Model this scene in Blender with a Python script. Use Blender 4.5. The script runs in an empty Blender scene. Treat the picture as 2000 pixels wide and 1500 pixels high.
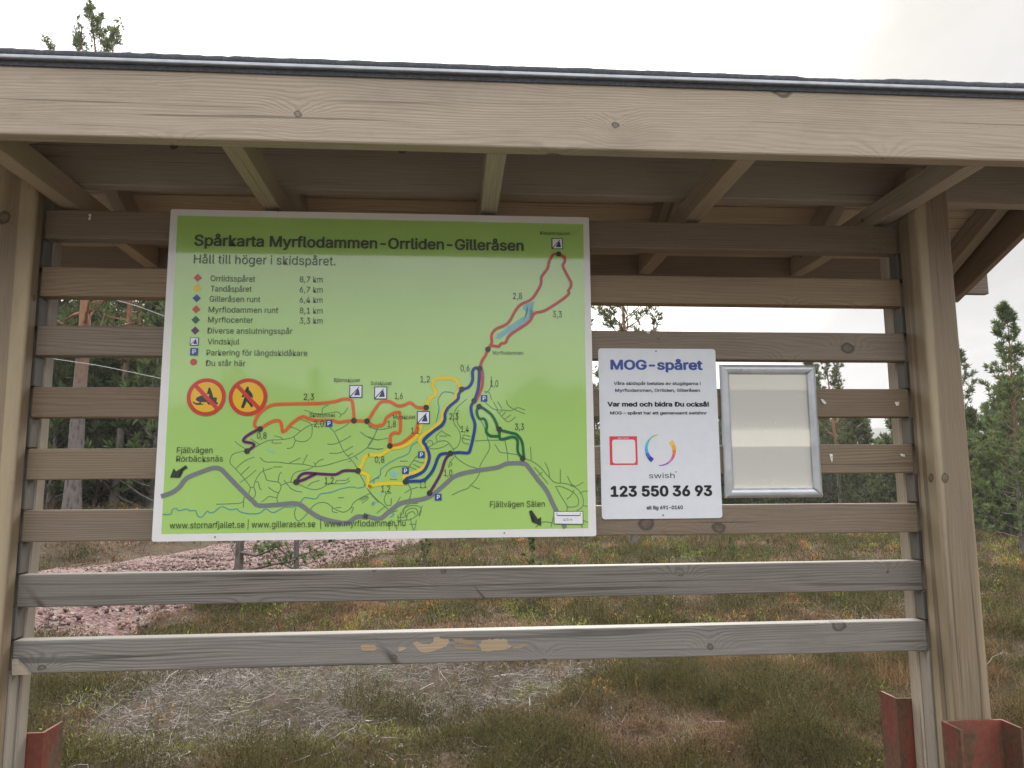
import bpy, bmesh, math, random
import numpy as np
from mathutils import Vector, Matrix, Euler
C = bpy.context.scene.collection
SC = bpy.context.scene
PI = math.pi
random.seed(7)

# ------------------------------------------------------------------ camera
EYE = 1.6
CAM = np.array([0.0, -2.4635, EYE])
_yaw, _pit, _rol = 0.0773, 0.1328, -0.0074
def _axes():
    cy, sy, cp, sp, cr, sr = (math.cos(_yaw), math.sin(_yaw), math.cos(_pit), math.sin(_pit), math.cos(_rol), math.sin(_rol))
    f = np.array([sy*cp, cy*cp, sp]); rt = np.array([cy, -sy, 0.0]); u = np.cross(rt, f)
    return cr*rt + sr*u, -sr*rt + cr*u, f
AX_R, AX_U, AX_F = _axes()
cam_d = bpy.data.cameras.new('camera'); cam = bpy.data.objects.new('camera', cam_d); C.objects.link(cam)
cam.matrix_world = Matrix((( AX_R[0], AX_U[0], -AX_F[0], CAM[0]), (AX_R[1], AX_U[1], -AX_F[1], CAM[1]), (AX_R[2], AX_U[2], -AX_F[2], CAM[2]), (0, 0, 0, 1)))
cam_d.sensor_width = 36; cam_d.lens = 27.0; cam_d.clip_start = 0.05; cam_d.clip_end = 3000
SC.camera = cam

# ------------------------------------------------------------------ world, sun, exposure
SUN_EL, SUN_AZ = math.radians(38), math.radians(9)       # azimuth from +Y (behind the board) towards +X
sun_dir = Vector((math.sin(SUN_AZ)*math.cos(SUN_EL), math.cos(SUN_AZ)*math.cos(SUN_EL), math.sin(SUN_EL)))
W = bpy.data.worlds.new('World'); SC.world = W; W.use_nodes = True
nt = W.node_tree; N = nt.nodes; Lk = nt.links
bg = N['Background']; bg.inputs['Strength'].default_value = 0.1
sky = N.new('ShaderNodeTexSky'); sky.sky_type = 'NISHITA'; sky.sun_disc = False
sky.sun_elevation = SUN_EL; sky.sun_rotation = SUN_AZ; sky.air_density = 1.0; sky.dust_density = 3.0
tc = N.new('ShaderNodeTexCoord'); sep = N.new('ShaderNodeSeparateXYZ'); Lk.new(tc.outputs['Generated'], sep.inputs[0])
def wm(op, a, b=None, clamp=False):
    n = N.new('ShaderNodeMath'); n.operation = op; n.use_clamp = clamp
    for i, v in enumerate((a, b)):
        if v is None: continue
        if isinstance(v, (int, float)): n.inputs[i].default_value = v
        else: Lk.new(v, n.inputs[i])
    return n.outputs[0]
elev = wm('MAXIMUM', sep.outputs['Z'], 0.0)
ovc = wm('ADD', wm('MULTIPLY', elev, 3.3), 0.50)          # overcast: the zenith is brighter than the horizon
# clouds: direction projected on a flat layer
den = wm('ADD', elev, 0.12)
cx = wm('DIVIDE', sep.outputs['X'], den); cyy = wm('DIVIDE', sep.outputs['Y'], den)
cmb = N.new('ShaderNodeCombineXYZ'); Lk.new(cx, cmb.inputs[0]); Lk.new(cyy, cmb.inputs[1])
nz = N.new('ShaderNodeTexNoise'); nz.inputs['Scale'].default_value = 0.75; nz.inputs['Detail'].default_value = 7; nz.inputs['Roughness'].default_value = 0.55
Lk.new(cmb.outputs[0], nz.inputs['Vector'])
mr = N.new('ShaderNodeMapRange'); mr.inputs[1].default_value = 0.34; mr.inputs[2].default_value = 0.68; mr.inputs[3].default_value = 0.78; mr.inputs[4].default_value = 1.20
Lk.new(nz.outputs['Fac'], mr.inputs[0])
lum0 = wm('MULTIPLY', ovc, mr.outputs[0])
# a greyer bank of cloud to the right of the veiled sun
bk = N.new('ShaderNodeMapRange'); bk.interpolation_type = 'SMOOTHSTEP'; bk.inputs[1].default_value = 0.30; bk.inputs[2].default_value = 0.48
Lk.new(wm('ADD', sep.outputs['X'], wm('MULTIPLY', wm('SUBTRACT', nz.outputs['Fac'], 0.5), 0.35)), bk.inputs[0])
fr_ = N.new('ShaderNodeMapRange'); fr_.inputs[1].default_value = -0.1; fr_.inputs[2].default_value = 0.4; Lk.new(sep.outputs['Y'], fr_.inputs[0])
bank = wm('MULTIPLY', wm('MULTIPLY', bk.outputs[0], fr_.outputs[0]), 0.92)
blum = wm('MULTIPLY', mr.outputs[0], 0.57)
lum = wm('ADD', wm('MULTIPLY', lum0, wm('SUBTRACT', 1.0, bank)), wm('MULTIPLY', blum, bank))
# veiled sun glow in the cloud
vd = N.new('ShaderNodeVectorMath'); vd.operation = 'DOT_PRODUCT'; Lk.new(tc.outputs['Generated'], vd.inputs[0]); vd.inputs[1].default_value = sun_dir
glow = wm('POWER', wm('MAXIMUM', vd.outputs['Value'], 0.0), 7.0)
glow2 = wm('MULTIPLY', wm('MULTIPLY', glow, 1.5), wm('SUBTRACT', 1.0, bank))
cmix = N.new('ShaderNodeMix'); cmix.data_type = 'RGBA'; cmix.inputs[6].default_value = (0.97, 0.985, 1.03, 1); cmix.inputs[7].default_value = (1.06, 1.0, 0.88, 1)
Lk.new(wm('MULTIPLY', glow, 1.2, True), cmix.inputs[0])
tot = wm('MULTIPLY', wm('ADD', lum, glow2), 10.0)
vs = N.new('ShaderNodeVectorMath'); vs.operation = 'SCALE'; Lk.new(cmix.outputs[2], vs.inputs[0]); Lk.new(tot, vs.inputs['Scale'])
fm = N.new('ShaderNodeMix'); fm.data_type = 'RGBA'; fm.inputs[0].default_value = 0.94
Lk.new(sky.outputs[0], fm.inputs[6]); Lk.new(vs.outputs[0], fm.inputs[7]); Lk.new(fm.outputs[2], bg.inputs['Color'])
sl = bpy.data.lights.new('sun', 'SUN'); sl.energy = 4.2; sl.angle = math.radians(16); sl.color = (1.0, 0.95, 0.86)
so = bpy.data.objects.new('sun', sl); C.objects.link(so); so.rotation_euler = sun_dir.to_track_quat('Z', 'Y').to_euler(); so.location = (0, 0, 20)
SC.view_settings.view_transform = 'Standard'; SC.view_settings.look = 'None'; SC.view_settings.exposure = 0.0; SC.view_settings.gamma = 1.0
SC.view_settings.use_curve_mapping = False
SC.cycles.use_denoising = True; SC.cycles.denoising_prefilter = 'ACCURATE'
SC.cycles.max_bounces = 8; SC.cycles.volume_bounces = 0; SC.cycles.sample_clamp_indirect = 4.0; SC.cycles.transparent_max_bounces = 8

# ------------------------------------------------------------------ measuring the photograph (2000 x 1500)
def ray(px, py): return AX_R*(px-1000)/1500 - AX_U*(py-750)/1500 + AX_F
TILT = 0.0                                             # lean of the map sign, used while its print is measured
def aty(px, py, Y):
    d = ray(px, py)
    if TILT:                                           # meet the leaning sign plane, give the point back as on the upright sign
        n = np.array([0, -math.cos(TILT), -math.sin(TILT)]); piv = np.array([0, SY, mz0]); q = piv - n*(Y-SY)*-1
        t = ((piv+n*(SY-Y)-CAM)@n)/(d@n); p = CAM+d*t-piv; c, s_ = math.cos(TILT), math.sin(TILT)
        return np.array([p[0], SY+p[1]*c+p[2]*s_, mz0-p[1]*s_+p[2]*c])
    return CAM + d*(Y-CAM[1])/d[1]
def atz(px, py, Z):
    d = ray(px, py); return CAM + d*(Z-CAM[2])/d[2]

# ------------------------------------------------------------------ naming helpers
def tag(o, label=None, cat=None, group=None, kind=None):
    if label: o['label'] = label
    if cat: o['category'] = cat
    if group: o['group'] = group
    if kind: o['kind'] = kind
    return o
def empty(name, loc=(0, 0, 0), label=None, cat=None, group=None):
    o = bpy.data.objects.new(name, None); C.objects.link(o); o.location = loc; o.empty_display_size = 0.2
    return tag(o, label, cat, group)
def link(name, me, mat=None, parent=None, loc=None, rot=None):
    o = bpy.data.objects.new(name, me); C.objects.link(o)
    if mat is not None and not me.materials: me.materials.append(mat)
    if loc is not None: o.location = loc
    if rot is not None: o.rotation_euler = rot
    if parent is not None:
        o.parent = parent
        o.matrix_parent_inverse = Matrix.Translation(parent.location).inverted() if parent.type == 'EMPTY' and parent.parent is None else Matrix.Identity(4)
    return o
def np_mesh(name, V, F, smooth=False, col=None):
    """V (n,3), F (m,k) with constant k"""
    me = bpy.data.meshes.new(name); V = np.asarray(V, np.float32); F = np.asarray(F, np.int32)
    k = F.shape[1]
    me.vertices.add(len(V)); me.vertices.foreach_set('co', V.ravel())
    me.loops.add(F.size); me.loops.foreach_set('vertex_index', F.ravel())
    me.polygons.add(len(F)); me.polygons.foreach_set('loop_start', np.arange(0, F.size, k, dtype=np.int32))
    me.update(calc_edges=True)
    if smooth: me.polygons.foreach_set('use_smooth', np.ones(len(F), bool))
    if col is not None:                       # per-vertex colour
        a = me.color_attributes.new('tint', 'FLOAT_COLOR', 'POINT')
        cc = np.ones((len(V), 4), np.float32); cc[:, :3] = col; a.data.foreach_set('color', cc.ravel())
    me.validate(); return me

# ------------------------------------------------------------------ materials
class NT:
    def __init__(s, name):
        s.m = bpy.data.materials.new(name); s.m.use_nodes = True; s.t = s.m.node_tree; s.b = s.t.nodes['Principled BSDF']; s.out = s.t.nodes['Material Output']
    def n(s, ty, **kw):
        x = s.t.nodes.new(ty)
        for k, v in kw.items(): setattr(x, k, v)
        return x
    def l(s, a, b): s.t.links.new(a, b)
    def val(s, inp, v):
        if isinstance(v, (int, float, tuple)): inp.default_value = v
        else: s.l(v, inp)
    def math(s, op, a, b=0.0, c=None, clamp=False):
        x = s.n('ShaderNodeMath', operation=op, use_clamp=clamp); s.val(x.inputs[0], a); s.val(x.inputs[1], b)
        if c is not None: s.val(x.inputs[2], c)
        return x.outputs[0]
    def rng(s, v, a, b, c=0.0, d=1.0, smooth=False):
        x = s.n('ShaderNodeMapRange'); s.val(x.inputs[0], v)
        if smooth: x.interpolation_type = 'SMOOTHSTEP'
        for i, q in enumerate((a, b, c, d)): x.inputs[i+1].default_value = q
        return x.outputs[0]
    def mix(s, f, a, b, blend='MIX'):
        x = s.n('ShaderNodeMix', data_type='RGBA', blend_type=blend); s.val(x.inputs[0], f)
        for i, v in ((6, a), (7, b)): s.val(x.inputs[i], (v + (1,)) if isinstance(v, tuple) and len(v) == 3 else v)
        return x.outputs[2]
    def noise(s, vec, scale=1.0, detail=4, rough=0.55, dist=0.0):
        x = s.n('ShaderNodeTexNoise'); x.inputs['Scale'].default_value = scale; x.inputs['Detail'].default_value = detail
        x.inputs['Roughness'].default_value = rough; x.inputs['Distortion'].default_value = dist
        s.l(vec, x.inputs['Vector']); return x.outputs['Fac']
    def scaled(s, vec, sc, off=None):
        x = s.n('ShaderNodeMapping'); s.l(vec, x.inputs[0]); x.inputs['Scale'].default_value = sc
        if off is not None: s.l(off, x.inputs['Location'])
        return x.outputs[0]
    def bump(s, h, strength=0.3, dist=0.002):
        x = s.n('ShaderNodeBump'); x.inputs['Strength'].default_value = strength; x.inputs['Distance'].default_value = dist
        s.l(h, x.inputs['Height']); s.l(x.outputs[0], s.b.inputs['Normal'])

def wood(name, light, dark, grey=(0.27, 0.26, 0.24), weather=0.4, ring=0.45, knots=0.45, stripe=None, rough=0.75, stain=0.5, spike=0.0, kscale=5.2, vary=0.16, crack=0.03):
    """board timber; the board's length runs along its local X"""
    s = NT(name); tcn = s.n('ShaderNodeTexCoord'); oi = s.n('ShaderNodeObjectInfo')
    off = s.n('ShaderNodeVectorMath', operation='SCALE'); off.inputs[0].default_value = (37.0, 13.0, 5.0); s.l(oi.outputs['Random'], off.inputs['Scale'])
    add = s.n('ShaderNodeVectorMath', operation='ADD'); s.l(tcn.outputs['Object'], add.inputs[0]); s.l(off.outputs[0], add.inputs[1])
    P = add.outputs[0]
    sx = s.n('ShaderNodeSeparateXYZ'); s.l(P, sx.inputs[0])
    across = s.math('ADD', sx.outputs['Y'], s.math('MULTIPLY', sx.outputs['Z'], 0.8))
    # knots
    wob = s.noise(P, 9.0, 3)
    vor = s.n('ShaderNodeTexVoronoi', voronoi_dimensions='2D', feature='F1'); vor.inputs['Scale'].default_value = kscale
    face2 = s.n('ShaderNodeCombineXYZ'); s.l(s.math('MULTIPLY', sx.outputs['X'], 0.8), face2.inputs[0]); s.l(across, face2.inputs[1])
    vp = s.n('ShaderNodeVectorMath', operation='ADD'); s.l(face2.outputs[0], vp.inputs[0])
    wob2 = s.noise(P, 38.0, 3); wv = s.n('ShaderNodeCombineXYZ'); s.l(s.math('ADD', s.math('MULTIPLY', wob, 0.035), s.math('MULTIPLY', wob2, 0.010)), wv.inputs[0]); s.l(s.math('MULTIPLY', wob2, 0.012), wv.inputs[1]); s.l(wv.outputs[0], vp.inputs[1])
    s.l(vp.outputs[0], vor.inputs['Vector'])
    d = vor.outputs['Distance']
    vc = s.n('ShaderNodeSeparateXYZ'); s.l(vor.outputs['Color'], vc.inputs[0])
    keep = s.math('LESS_THAN', vc.outputs['X'], knots)
    kr = s.math('ADD', s.math('MULTIPLY', s.math('POWER', vc.outputs['Y'], 2.0), 0.085), 0.012)
    knot = s.math('MULTIPLY', keep, s.rng(s.math('DIVIDE', d, kr), 0.8, 1.1, 1.0, 0.0, True))
    krim = s.math('MULTIPLY', keep, s.math('MULTIPLY', s.rng(s.math('DIVIDE', d, kr), 0.6, 0.95, 0.0, 1.0, True), s.rng(s.math('DIVIDE', d, kr), 1.0, 1.35, 1.0, 0.0, True)))
    warp = s.math('MULTIPLY', keep, s.math('POWER', s.rng(d, 0.0, 0.40, 1.0, 0.0), 2.0))
    # growth rings drawn out along the board
    w1 = s.noise(s.scaled(P, (0.7, 5.0, 3.0)), 1.0, 2)
    g = s.math('ADD', s.math('ADD', s.math('MULTIPLY', across, 620.0), s.math('MULTIPLY', w1, 95.0)), s.math('MULTIPLY', warp, 34.0))
    lines = s.math('POWER', s.math('ADD', s.math('MULTIPLY', s.math('SINE', g), 0.5), 0.5), 2.2)
    lmask = s.noise(s.scaled(P, (0.8, 9.0, 9.0)), 1.0, 3)
    lines = s.math('MULTIPLY', lines, s.rng(lmask, 0.35, 0.7, 0.15, 1.0))
    fib = s.noise(s.scaled(P, (5.0, 330.0, 330.0)), 1.0, 3, 0.6)
    fib2 = s.noise(s.scaled(P, (22.0, 150.0, 150.0)), 1.0, 3, 0.7)
    blot = s.noise(s.scaled(P, (1.6, 9.0, 9.0)), 1.0, 4, 0.6)
    col = s.mix(s.math('MULTIPLY', lines, min(1.0, ring*1.55)), light, dark)
    col = s.mix(s.rng(fib, 0.35, 0.72, 0.0, 0.6), col, dark)
    crk = s.noise(s.scaled(P, (1.1, 75.0, 75.0)), 1.0, 2, 0.5)
    col = s.mix(s.rng(crk, 0.69-crack, 0.74-crack, 0.0, 0.8), col, tuple(q*.45 for q in dark))
    if stripe is not None:
        st = s.noise(s.scaled(P, (0.22, 17.0, 17.0)), 1.0, 1)
        col = s.mix(s.rng(st, 0.56, 0.61, 0.0, 0.85), col, stripe)
    col = s.mix(s.math('MULTIPLY', s.rng(blot, 0.32, 0.66), weather), col, grey)
    spot = s.noise(s.scaled(P, (16.0, 60.0, 60.0)), 1.0, 3, 0.7)
    col = s.mix(s.math('MULTIPLY', s.rng(spot, 0.60, 0.72), 0.45*stain), col, (0.09, 0.075, 0.06))
    big = s.noise(s.scaled(P, (2.5, 6.0, 6.0)), 1.0, 5, 0.65)
    col = s.mix(s.math('MULTIPLY', s.rng(big, 0.52, 0.72), 0.75*stain), col, (0.115, 0.09, 0.07))
    col = s.mix(s.math('MULTIPLY', knot, s.rng(wob2, .3, .7, .35, .8)), col, (0.085, 0.06, 0.042))
    col = s.mix(s.math('MULTIPLY', krim, 0.75), col, (0.04, 0.03, 0.024))
    if spike:                                          # knots cut lengthwise: slanting dark spindles
        v2 = s.n('ShaderNodeTexVoronoi', voronoi_dimensions='2D', feature='F1'); v2.inputs['Scale'].default_value = 1.0
        q2 = s.n('ShaderNodeCombineXYZ'); s.l(s.math('ADD', s.math('ADD', s.math('MULTIPLY', sx.outputs['X'], 4.3), s.math('MULTIPLY', across, 3.4)), s.math('MULTIPLY', wob2, 0.05)), q2.inputs[0]); s.l(s.math('MULTIPLY', across, 0.95), q2.inputs[1]); s.l(q2.outputs[0], v2.inputs['Vector'])
        c2 = s.n('ShaderNodeSeparateXYZ'); s.l(v2.outputs['Color'], c2.inputs[0]); k2 = s.math('LESS_THAN', c2.outputs['X'], spike)
        dd = s.math('DIVIDE', v2.outputs['Distance'], s.math('ADD', s.math('MULTIPLY', c2.outputs['Y'], 0.03), 0.016))
        halo = s.math('MULTIPLY', k2, s.rng(dd, 0.9, 2.2, 0.45, 0.0, True)); col = s.mix(halo, col, tuple(q*.9 for q in dark))
        core = s.math('MULTIPLY', k2, s.rng(dd, 0.85, 1.05, 1.0, 0.0, True)); col = s.mix(s.math('MULTIPLY', core, .8), col, (0.075, 0.055, 0.042))
    hv = s.n('ShaderNodeHueSaturation'); s.l(col, hv.inputs['Color']); s.l(s.rng(oi.outputs['Random'], 0, 1, 1-vary, 1+vary), hv.inputs['Value'])
    s.l(s.rng(s.math('FRACT', s.math('MULTIPLY', oi.outputs['Random'], 7.31)), 0, 1, .85, 1.2), hv.inputs['Saturation']); col = hv.outputs[0]
    s.l(col, s.b.inputs['Base Color']); s.b.inputs['Roughness'].default_value = rough*.8; s.b.inputs['Specular IOR Level'].default_value = 0.5
    h = s.math('ADD', s.math('MULTIPLY', fib, 0.7), s.math('MULTIPLY', lines, -0.5)); h = s.math('ADD', h, s.math('MULTIPLY', fib2, 0.4))
    s.bump(h, 0.35, 0.0015)
    return s.m

def paint(name, col, rough=0.5, var=0.06, metallic=0.0, coat=0.0, spec=0.5, scale=30.0):
    s = NT(name); tcn = s.n('ShaderNodeTexCoord')
    f = s.noise(tcn.outputs['Object'], scale, 4)
    c2 = tuple(max(0.0, c*(1-var*2)) for c in col)
    s.l(s.mix(s.rng(f, 0.35, 0.7), col, c2), s.b.inputs['Base Color'])
    s.b.inputs['Roughness'].default_value = rough; s.b.inputs['Metallic'].default_value = metallic
    s.b.inputs['Coat Weight'].default_value = coat; s.b.inputs['Coat Roughness'].default_value = 0.06; s.b.inputs['Specular IOR Level'].default_value = spec
    return s.m
def printed(name, col, coat=0.9):
    """ink on the laminated sign face"""
    return paint(name, col, 0.45, 0.015, 0.0, coat, 0.3)
def foliage(name, trans=0.35, rough=0.55):
    s = NT(name); at = s.n('ShaderNodeAttribute', attribute_name='tint'); oi = s.n('ShaderNodeObjectInfo')
    hs = s.n('ShaderNodeHueSaturation'); s.l(at.outputs['Color'], hs.inputs['Color'])
    s.l(s.rng(oi.outputs['Random'], 0, 1, 0.8, 1.2), hs.inputs['Value']); s.l(s.rng(oi.outputs['Random'], 0, 1, 0.485, 0.515), hs.inputs['Hue'])
    s.l(hs.outputs[0], s.b.inputs['Base Color']); s.b.inputs['Roughness'].default_value = rough; s.b.inputs['Specular IOR Level'].default_value = 0.2
    tr = s.n('ShaderNodeBsdfTranslucent'); s.l(hs.outputs[0], tr.inputs['Color'])
    mx = s.n('ShaderNodeMixShader'); mx.inputs[0].default_value = trans
    s.l(s.b.outputs[0], mx.inputs[1]); s.l(tr.outputs[0], mx.inputs[2]); s.l(mx.outputs[0], s.out.inputs['Surface'])
    return s.m
M = {}
M['slat_low'] = wood('weathered_grey_slat', (.245, .222, .193), (.066, .054, .045), (.195, .180, .160), 0.6, 0.65, 0.55, stain=0.5, spike=0.8, vary=.10, crack=.09)
M['slat_mid'] = wood('brown_grey_slat', (0.255, 0.194, 0.134), (0.089, 0.064, 0.043), (0.215, 0.174, 0.131), 0.4, 0.5, 0.3, stain=0.4, spike=0.3)
M['slat_high'] = wood('sheltered_brown_slat', (0.282, 0.211, 0.146), (0.117, 0.081, 0.054), (0.244, 0.194, 0.142), 0.3, 0.45, 0.3, stain=0.35)
M['post'] = wood('post_timber', (0.292, 0.219, 0.14), (0.146, 0.102, 0.061), (0.222, 0.183, 0.13), 0.45, 0.35, 0.35, stripe=(0.46, 0.37, 0.235), stain=0.35)
M['rear'] = wood('rear_board_timber', (0.42, 0.36, 0.285), (0.25, 0.2, 0.145), (0.35, 0.315, 0.265), 0.35, 0.3, 0.25, stain=0.2)
M['spacer'] = wood('spacer_timber', (0.15, 0.13, 0.105), (0.07, 0.06, 0.05), (0.12, 0.115, 0.105), 0.6, 0.3, 0.1, stain=0.7)
M['fascia'] = wood('fascia_timber', (0.486, 0.38, 0.251), (0.233, 0.166, 0.103), (0.408, 0.337, 0.24), 0.35, 0.5, 0.8, stain=0.35, kscale=4.0, spike=0.25)
M['tie'] = wood('tie_timber', (0.374, 0.303, 0.215), (0.202, 0.155, 0.105), (0.299, 0.257, 0.196), 0.35, 0.35, 0.3, stain=0.2)
M['deck'] = wood('roof_deck_timber', (0.483, 0.384, 0.265), (0.242, 0.171, 0.109), (0.371, 0.31, 0.226), 0.35, 0.45, 0.5, stain=0.25)
M['chip'] = wood('bare_peeled_wood', (0.42, 0.28, 0.14), (0.20, 0.12, 0.06), (0.34, 0.30, 0.22), 0.5, 0.4, 0.0, stain=0.2)
M['felt'] = paint('roofing_felt', (0.075, 0.08, 0.09), 0.9, 0.25, scale=120)
M['trim'] = paint('zinc_trim', (0.42, 0.44, 0.47), 0.45, 0.12, 0.6, scale=25)

# red lead painted, rusting steel
s = NT('rusty_red_steel'); tcn = s.n('ShaderNodeTexCoord'); P = tcn.outputs['Object']
f1 = s.noise(s.scaled(P, (1, 1, 0.55)), 11.0, 6, 0.62); f2 = s.noise(P, 60.0, 4)
red = s.mix(s.rng(f2, 0.3, 0.7), (0.215, 0.060, 0.038), (0.14, 0.043, 0.029))
rust = s.mix(s.rng(f2, 0.35, 0.65), (0.085, 0.045, 0.028), (0.15, 0.07, 0.035))
f3 = s.noise(s.scaled(P, (9, 9, 1.2)), 4.0, 4); rm = s.math('MAXIMUM', s.rng(f1, 0.475, 0.53), s.rng(f3, .56, .68, 0, .8))
s.l(s.mix(rm, red, rust), s.b.inputs['Base Color']); s.l(s.rng(rm, 0, 1, 0.5, 0.9), s.b.inputs['Roughness'])
s.bump(s.math('ADD', s.math('MULTIPLY', rm, -0.6), s.math('MULTIPLY', f2, 0.4)), 0.4, 0.002); M['red_steel'] = s.m

s = NT('snap_frame_aluminium'); tcn = s.n('ShaderNodeTexCoord')
f1 = s.noise(s.scaled(tcn.outputs['Object'], (3, 3, 3)), 8.0, 4)
s.l(s.mix(s.rng(f1, 0.3, 0.7), (0.50, 0.51, 0.53), (0.60, 0.61, 0.63)), s.b.inputs['Base Color']); s.b.inputs['Metallic'].default_value = 0.55; s.l(s.rng(f1, 0.3, 0.7, 0.32, 0.45), s.b.inputs['Roughness'])
M['alu'] = s.m
s = NT('milky_poster_sheet'); tcn = s.n('ShaderNodeTexCoord')
fl = s.noise(s.scaled(tcn.outputs['Object'], (40, 1, 55)), 1.0, 5, 0.7); band = s.n('ShaderNodeSeparateXYZ'); s.l(tcn.outputs['Object'], band.inputs[0])
s.b.inputs['Base Color'].default_value = (0.74, 0.73, 0.66, 1); s.b.inputs['Roughness'].default_value = 0.25; s.b.inputs['Coat Weight'].default_value = 0.6; s.b.inputs['Coat Roughness'].default_value = 0.08
tr = s.n('ShaderNodeBsdfTranslucent'); tr.inputs['Color'].default_value = (0.72, 0.69, 0.60, 1)
mx = s.n('ShaderNodeMixShader'); mx.inputs[0].default_value = 0.22; s.l(s.b.outputs[0], mx.inputs[1]); s.l(tr.outputs[0], mx.inputs[2]); s.l(mx.outputs[0], s.out.inputs['Surface'])
M['sheet'] = s.m
M['droplet'] = paint('sheet_residue', (0.85, 0.83, 0.76), 0.3, 0.05)
M['screw'] = paint('screw_steel', (0.36, 0.36, 0.37), 0.4, 0.1, 0.8)
M['white_sign'] = paint('white_sign_panel', (0.74, 0.76, 0.80), 0.4, 0.02, 0, 0.25, 0.4)
M['paper'] = paint('torn_paper', (0.80, 0.80, 0.78), 0.8, 0.05)

# map sign face: laminated green print with small scratches
s = NT('map_green_print'); tcn = s.n('ShaderNodeTexCoord'); P = tcn.outputs['Object']
f1 = s.noise(P, 3.0, 4); sc1 = s.noise(s.scaled(P, (60, 60, 9)), 1.0, 3, 0.7)
s.l(s.mix(s.rng(f1, 0.35, 0.7), (0.395, 0.635, 0.160), (0.38, 0.612, 0.152)), s.b.inputs['Base Color'])
s.b.inputs['Roughness'].default_value = 0.5; s.b.inputs['Specular IOR Level'].default_value = 0.3
s.b.inputs['Coat Weight'].default_value = 1.0; s.l(s.rng(sc1, 0.4, 0.75, 0.05, 0.10), s.b.inputs['Coat Roughness'])
s.b.inputs['Coat IOR'].default_value = 1.95
M['map_green'] = s.m
M['map_white'] = printed('map_white_border', (0.76, 0.75, 0.73))
for k, c in dict(ink=(0.040, 0.046, 0.038), road=(0.19, 0.20, 0.21), minor=(0.125, 0.235, 0.105), river=(0.10, 0.29, 0.33), lake=(0.24, 0.53, 0.55), orange=(0.70, 0.13, 0.03), red=(0.55, 0.07, 0.055),
                 yellow=(0.82, 0.60, 0.03), blue=(0.018, 0.055, 0.27), green=(0.010, 0.135, 0.045), purple=(0.115, 0.016, 0.12), psign=(0.03, 0.07, 0.30), pwhite=(0.80, 0.80, 0.82),
                 signred=(0.58, 0.05, 0.035), signyellow=(0.80, 0.48, 0.03), teal=(0.02, 0.10, 0.08), iconblue=(0.035, 0.05, 0.17)).items():
    M['p_'+k] = printed('print_'+k, c)
for k, c in dict(navy=(0.05, 0.085, 0.33), black=(0.022, 0.023, 0.03), qr=(0.78, 0.06, 0.09)).items(): M['w_'+k] = printed('ink_'+k, c, 0.3)

# ------------------------------------------------------------------ the shelter
def board(name, p0, p1, w, t, up, mat, parent, bev=0.004, seg=1):
    """a length of timber from p0 to p1 (centre line); w is its size along up, t the other way"""
    p0, p1, up = Vector(p0), Vector(p1), Vector(up)
    L = (p1-p0).length; X = (p1-p0).normalized(); Yv = (up - X*up.dot(X)).normalized(); Z = X.cross(Yv)
    bm = bmesh.new(); bmesh.ops.create_cube(bm, size=1.0)
    for v in bm.verts: v.co = Vector((v.co.x*L, v.co.y*w, v.co.z*t))
    if bev: bmesh.ops.bevel(bm, geom=bm.edges[:], offset=bev, segments=seg, affect='EDGES', profile=0.5)
    me = bpy.data.meshes.new(name); bm.to_mesh(me); bm.free()
    o = link(name, me, mat, parent)
    mw = Matrix((X, Yv, Z)).transposed().to_4x4(); mw.translation = (p0+p1)/2
    o.matrix_parent_inverse = Matrix.Identity(4)
    o.matrix_basis = Matrix.Translation(parent.location).inverted() @ mw if parent else mw
    return o
E_ = EYE
shelter = empty('board_shelter', (0.1, 0, 0), 'open timber notice shelter with grey slat wall, roof and two posts', 'shelter')
XL, XR = -1.30, 1.535
LT = 0.052                                             # slat thickness
zt = [-0.4412 + 0.18995*i for i in range(8)]
rs = random.Random(3)
for i, z in enumerate(zt):
    m = M['slat_low'] if i < 2 else (M['slat_mid'] if i < 5 else M['slat_high'])
    dz0, dz1 = rs.uniform(-.003, .003), rs.uniform(-.003, .003)
    o = board('slat', (XL+0.002, LT/2, E_+z-.0475+dz0), (XR-0.002, LT/2, E_+z-.0475+dz1), .095, LT, (0, 0, 1), m, shelter, 0.004, 2)
    if i < 7:
        for side in (-1, 1):
            xa = XL if side < 0 else XR
            if side < 0: xs = (xa-.10, xa+.003)
            else: xs = (xa-.003, xa+.10)
            board('spacer_block', ((xs[0]+xs[1])/2, LT/2+.006, E_+z+.001), ((xs[0]+xs[1])/2, LT/2+.006, E_+z+.0939), xs[1]-xs[0], LT-.004, (1, 0, 0), M['spacer'], shelter, 0.003)
# bottom filler posts under the lowest slat, rear boards, front posts
for side in (-1, 1):
    xa = XL if side < 0 else XR
    x0, x1 = (xa-.10, xa+.001) if side < 0 else (xa-.001, xa+.10)
    board('filler_post', ((x0+x1)/2, LT/2+.003, .3), ((x0+x1)/2, LT/2+.003, E_+zt[0]-.0965), x1-x0, LT-.002, (1, 0, 0), M['rear'], shelter, .004)
    board('rear_post', ((x0+x1)/2+side*-.002, LT+.032, .3), ((x0+x1)/2+side*-.002, LT+.032, E_+1.10), x1-x0+.006, .055, (1, 0, 0), M['rear'], shelter, .005)
board('front_post', (XL-.075, -.030, .25), (XL-.075, -.030, E_+1.06), .15, .056, (1, 0, 0), M['post'], shelter, .010, 3)
board('front_post', (XR+.0585, -.0585, .25), (XR+.0585, -.0585, E_+1.06), .117, .113, (1, 0, 0), M['post'], shelter, .012, 3)
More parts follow.
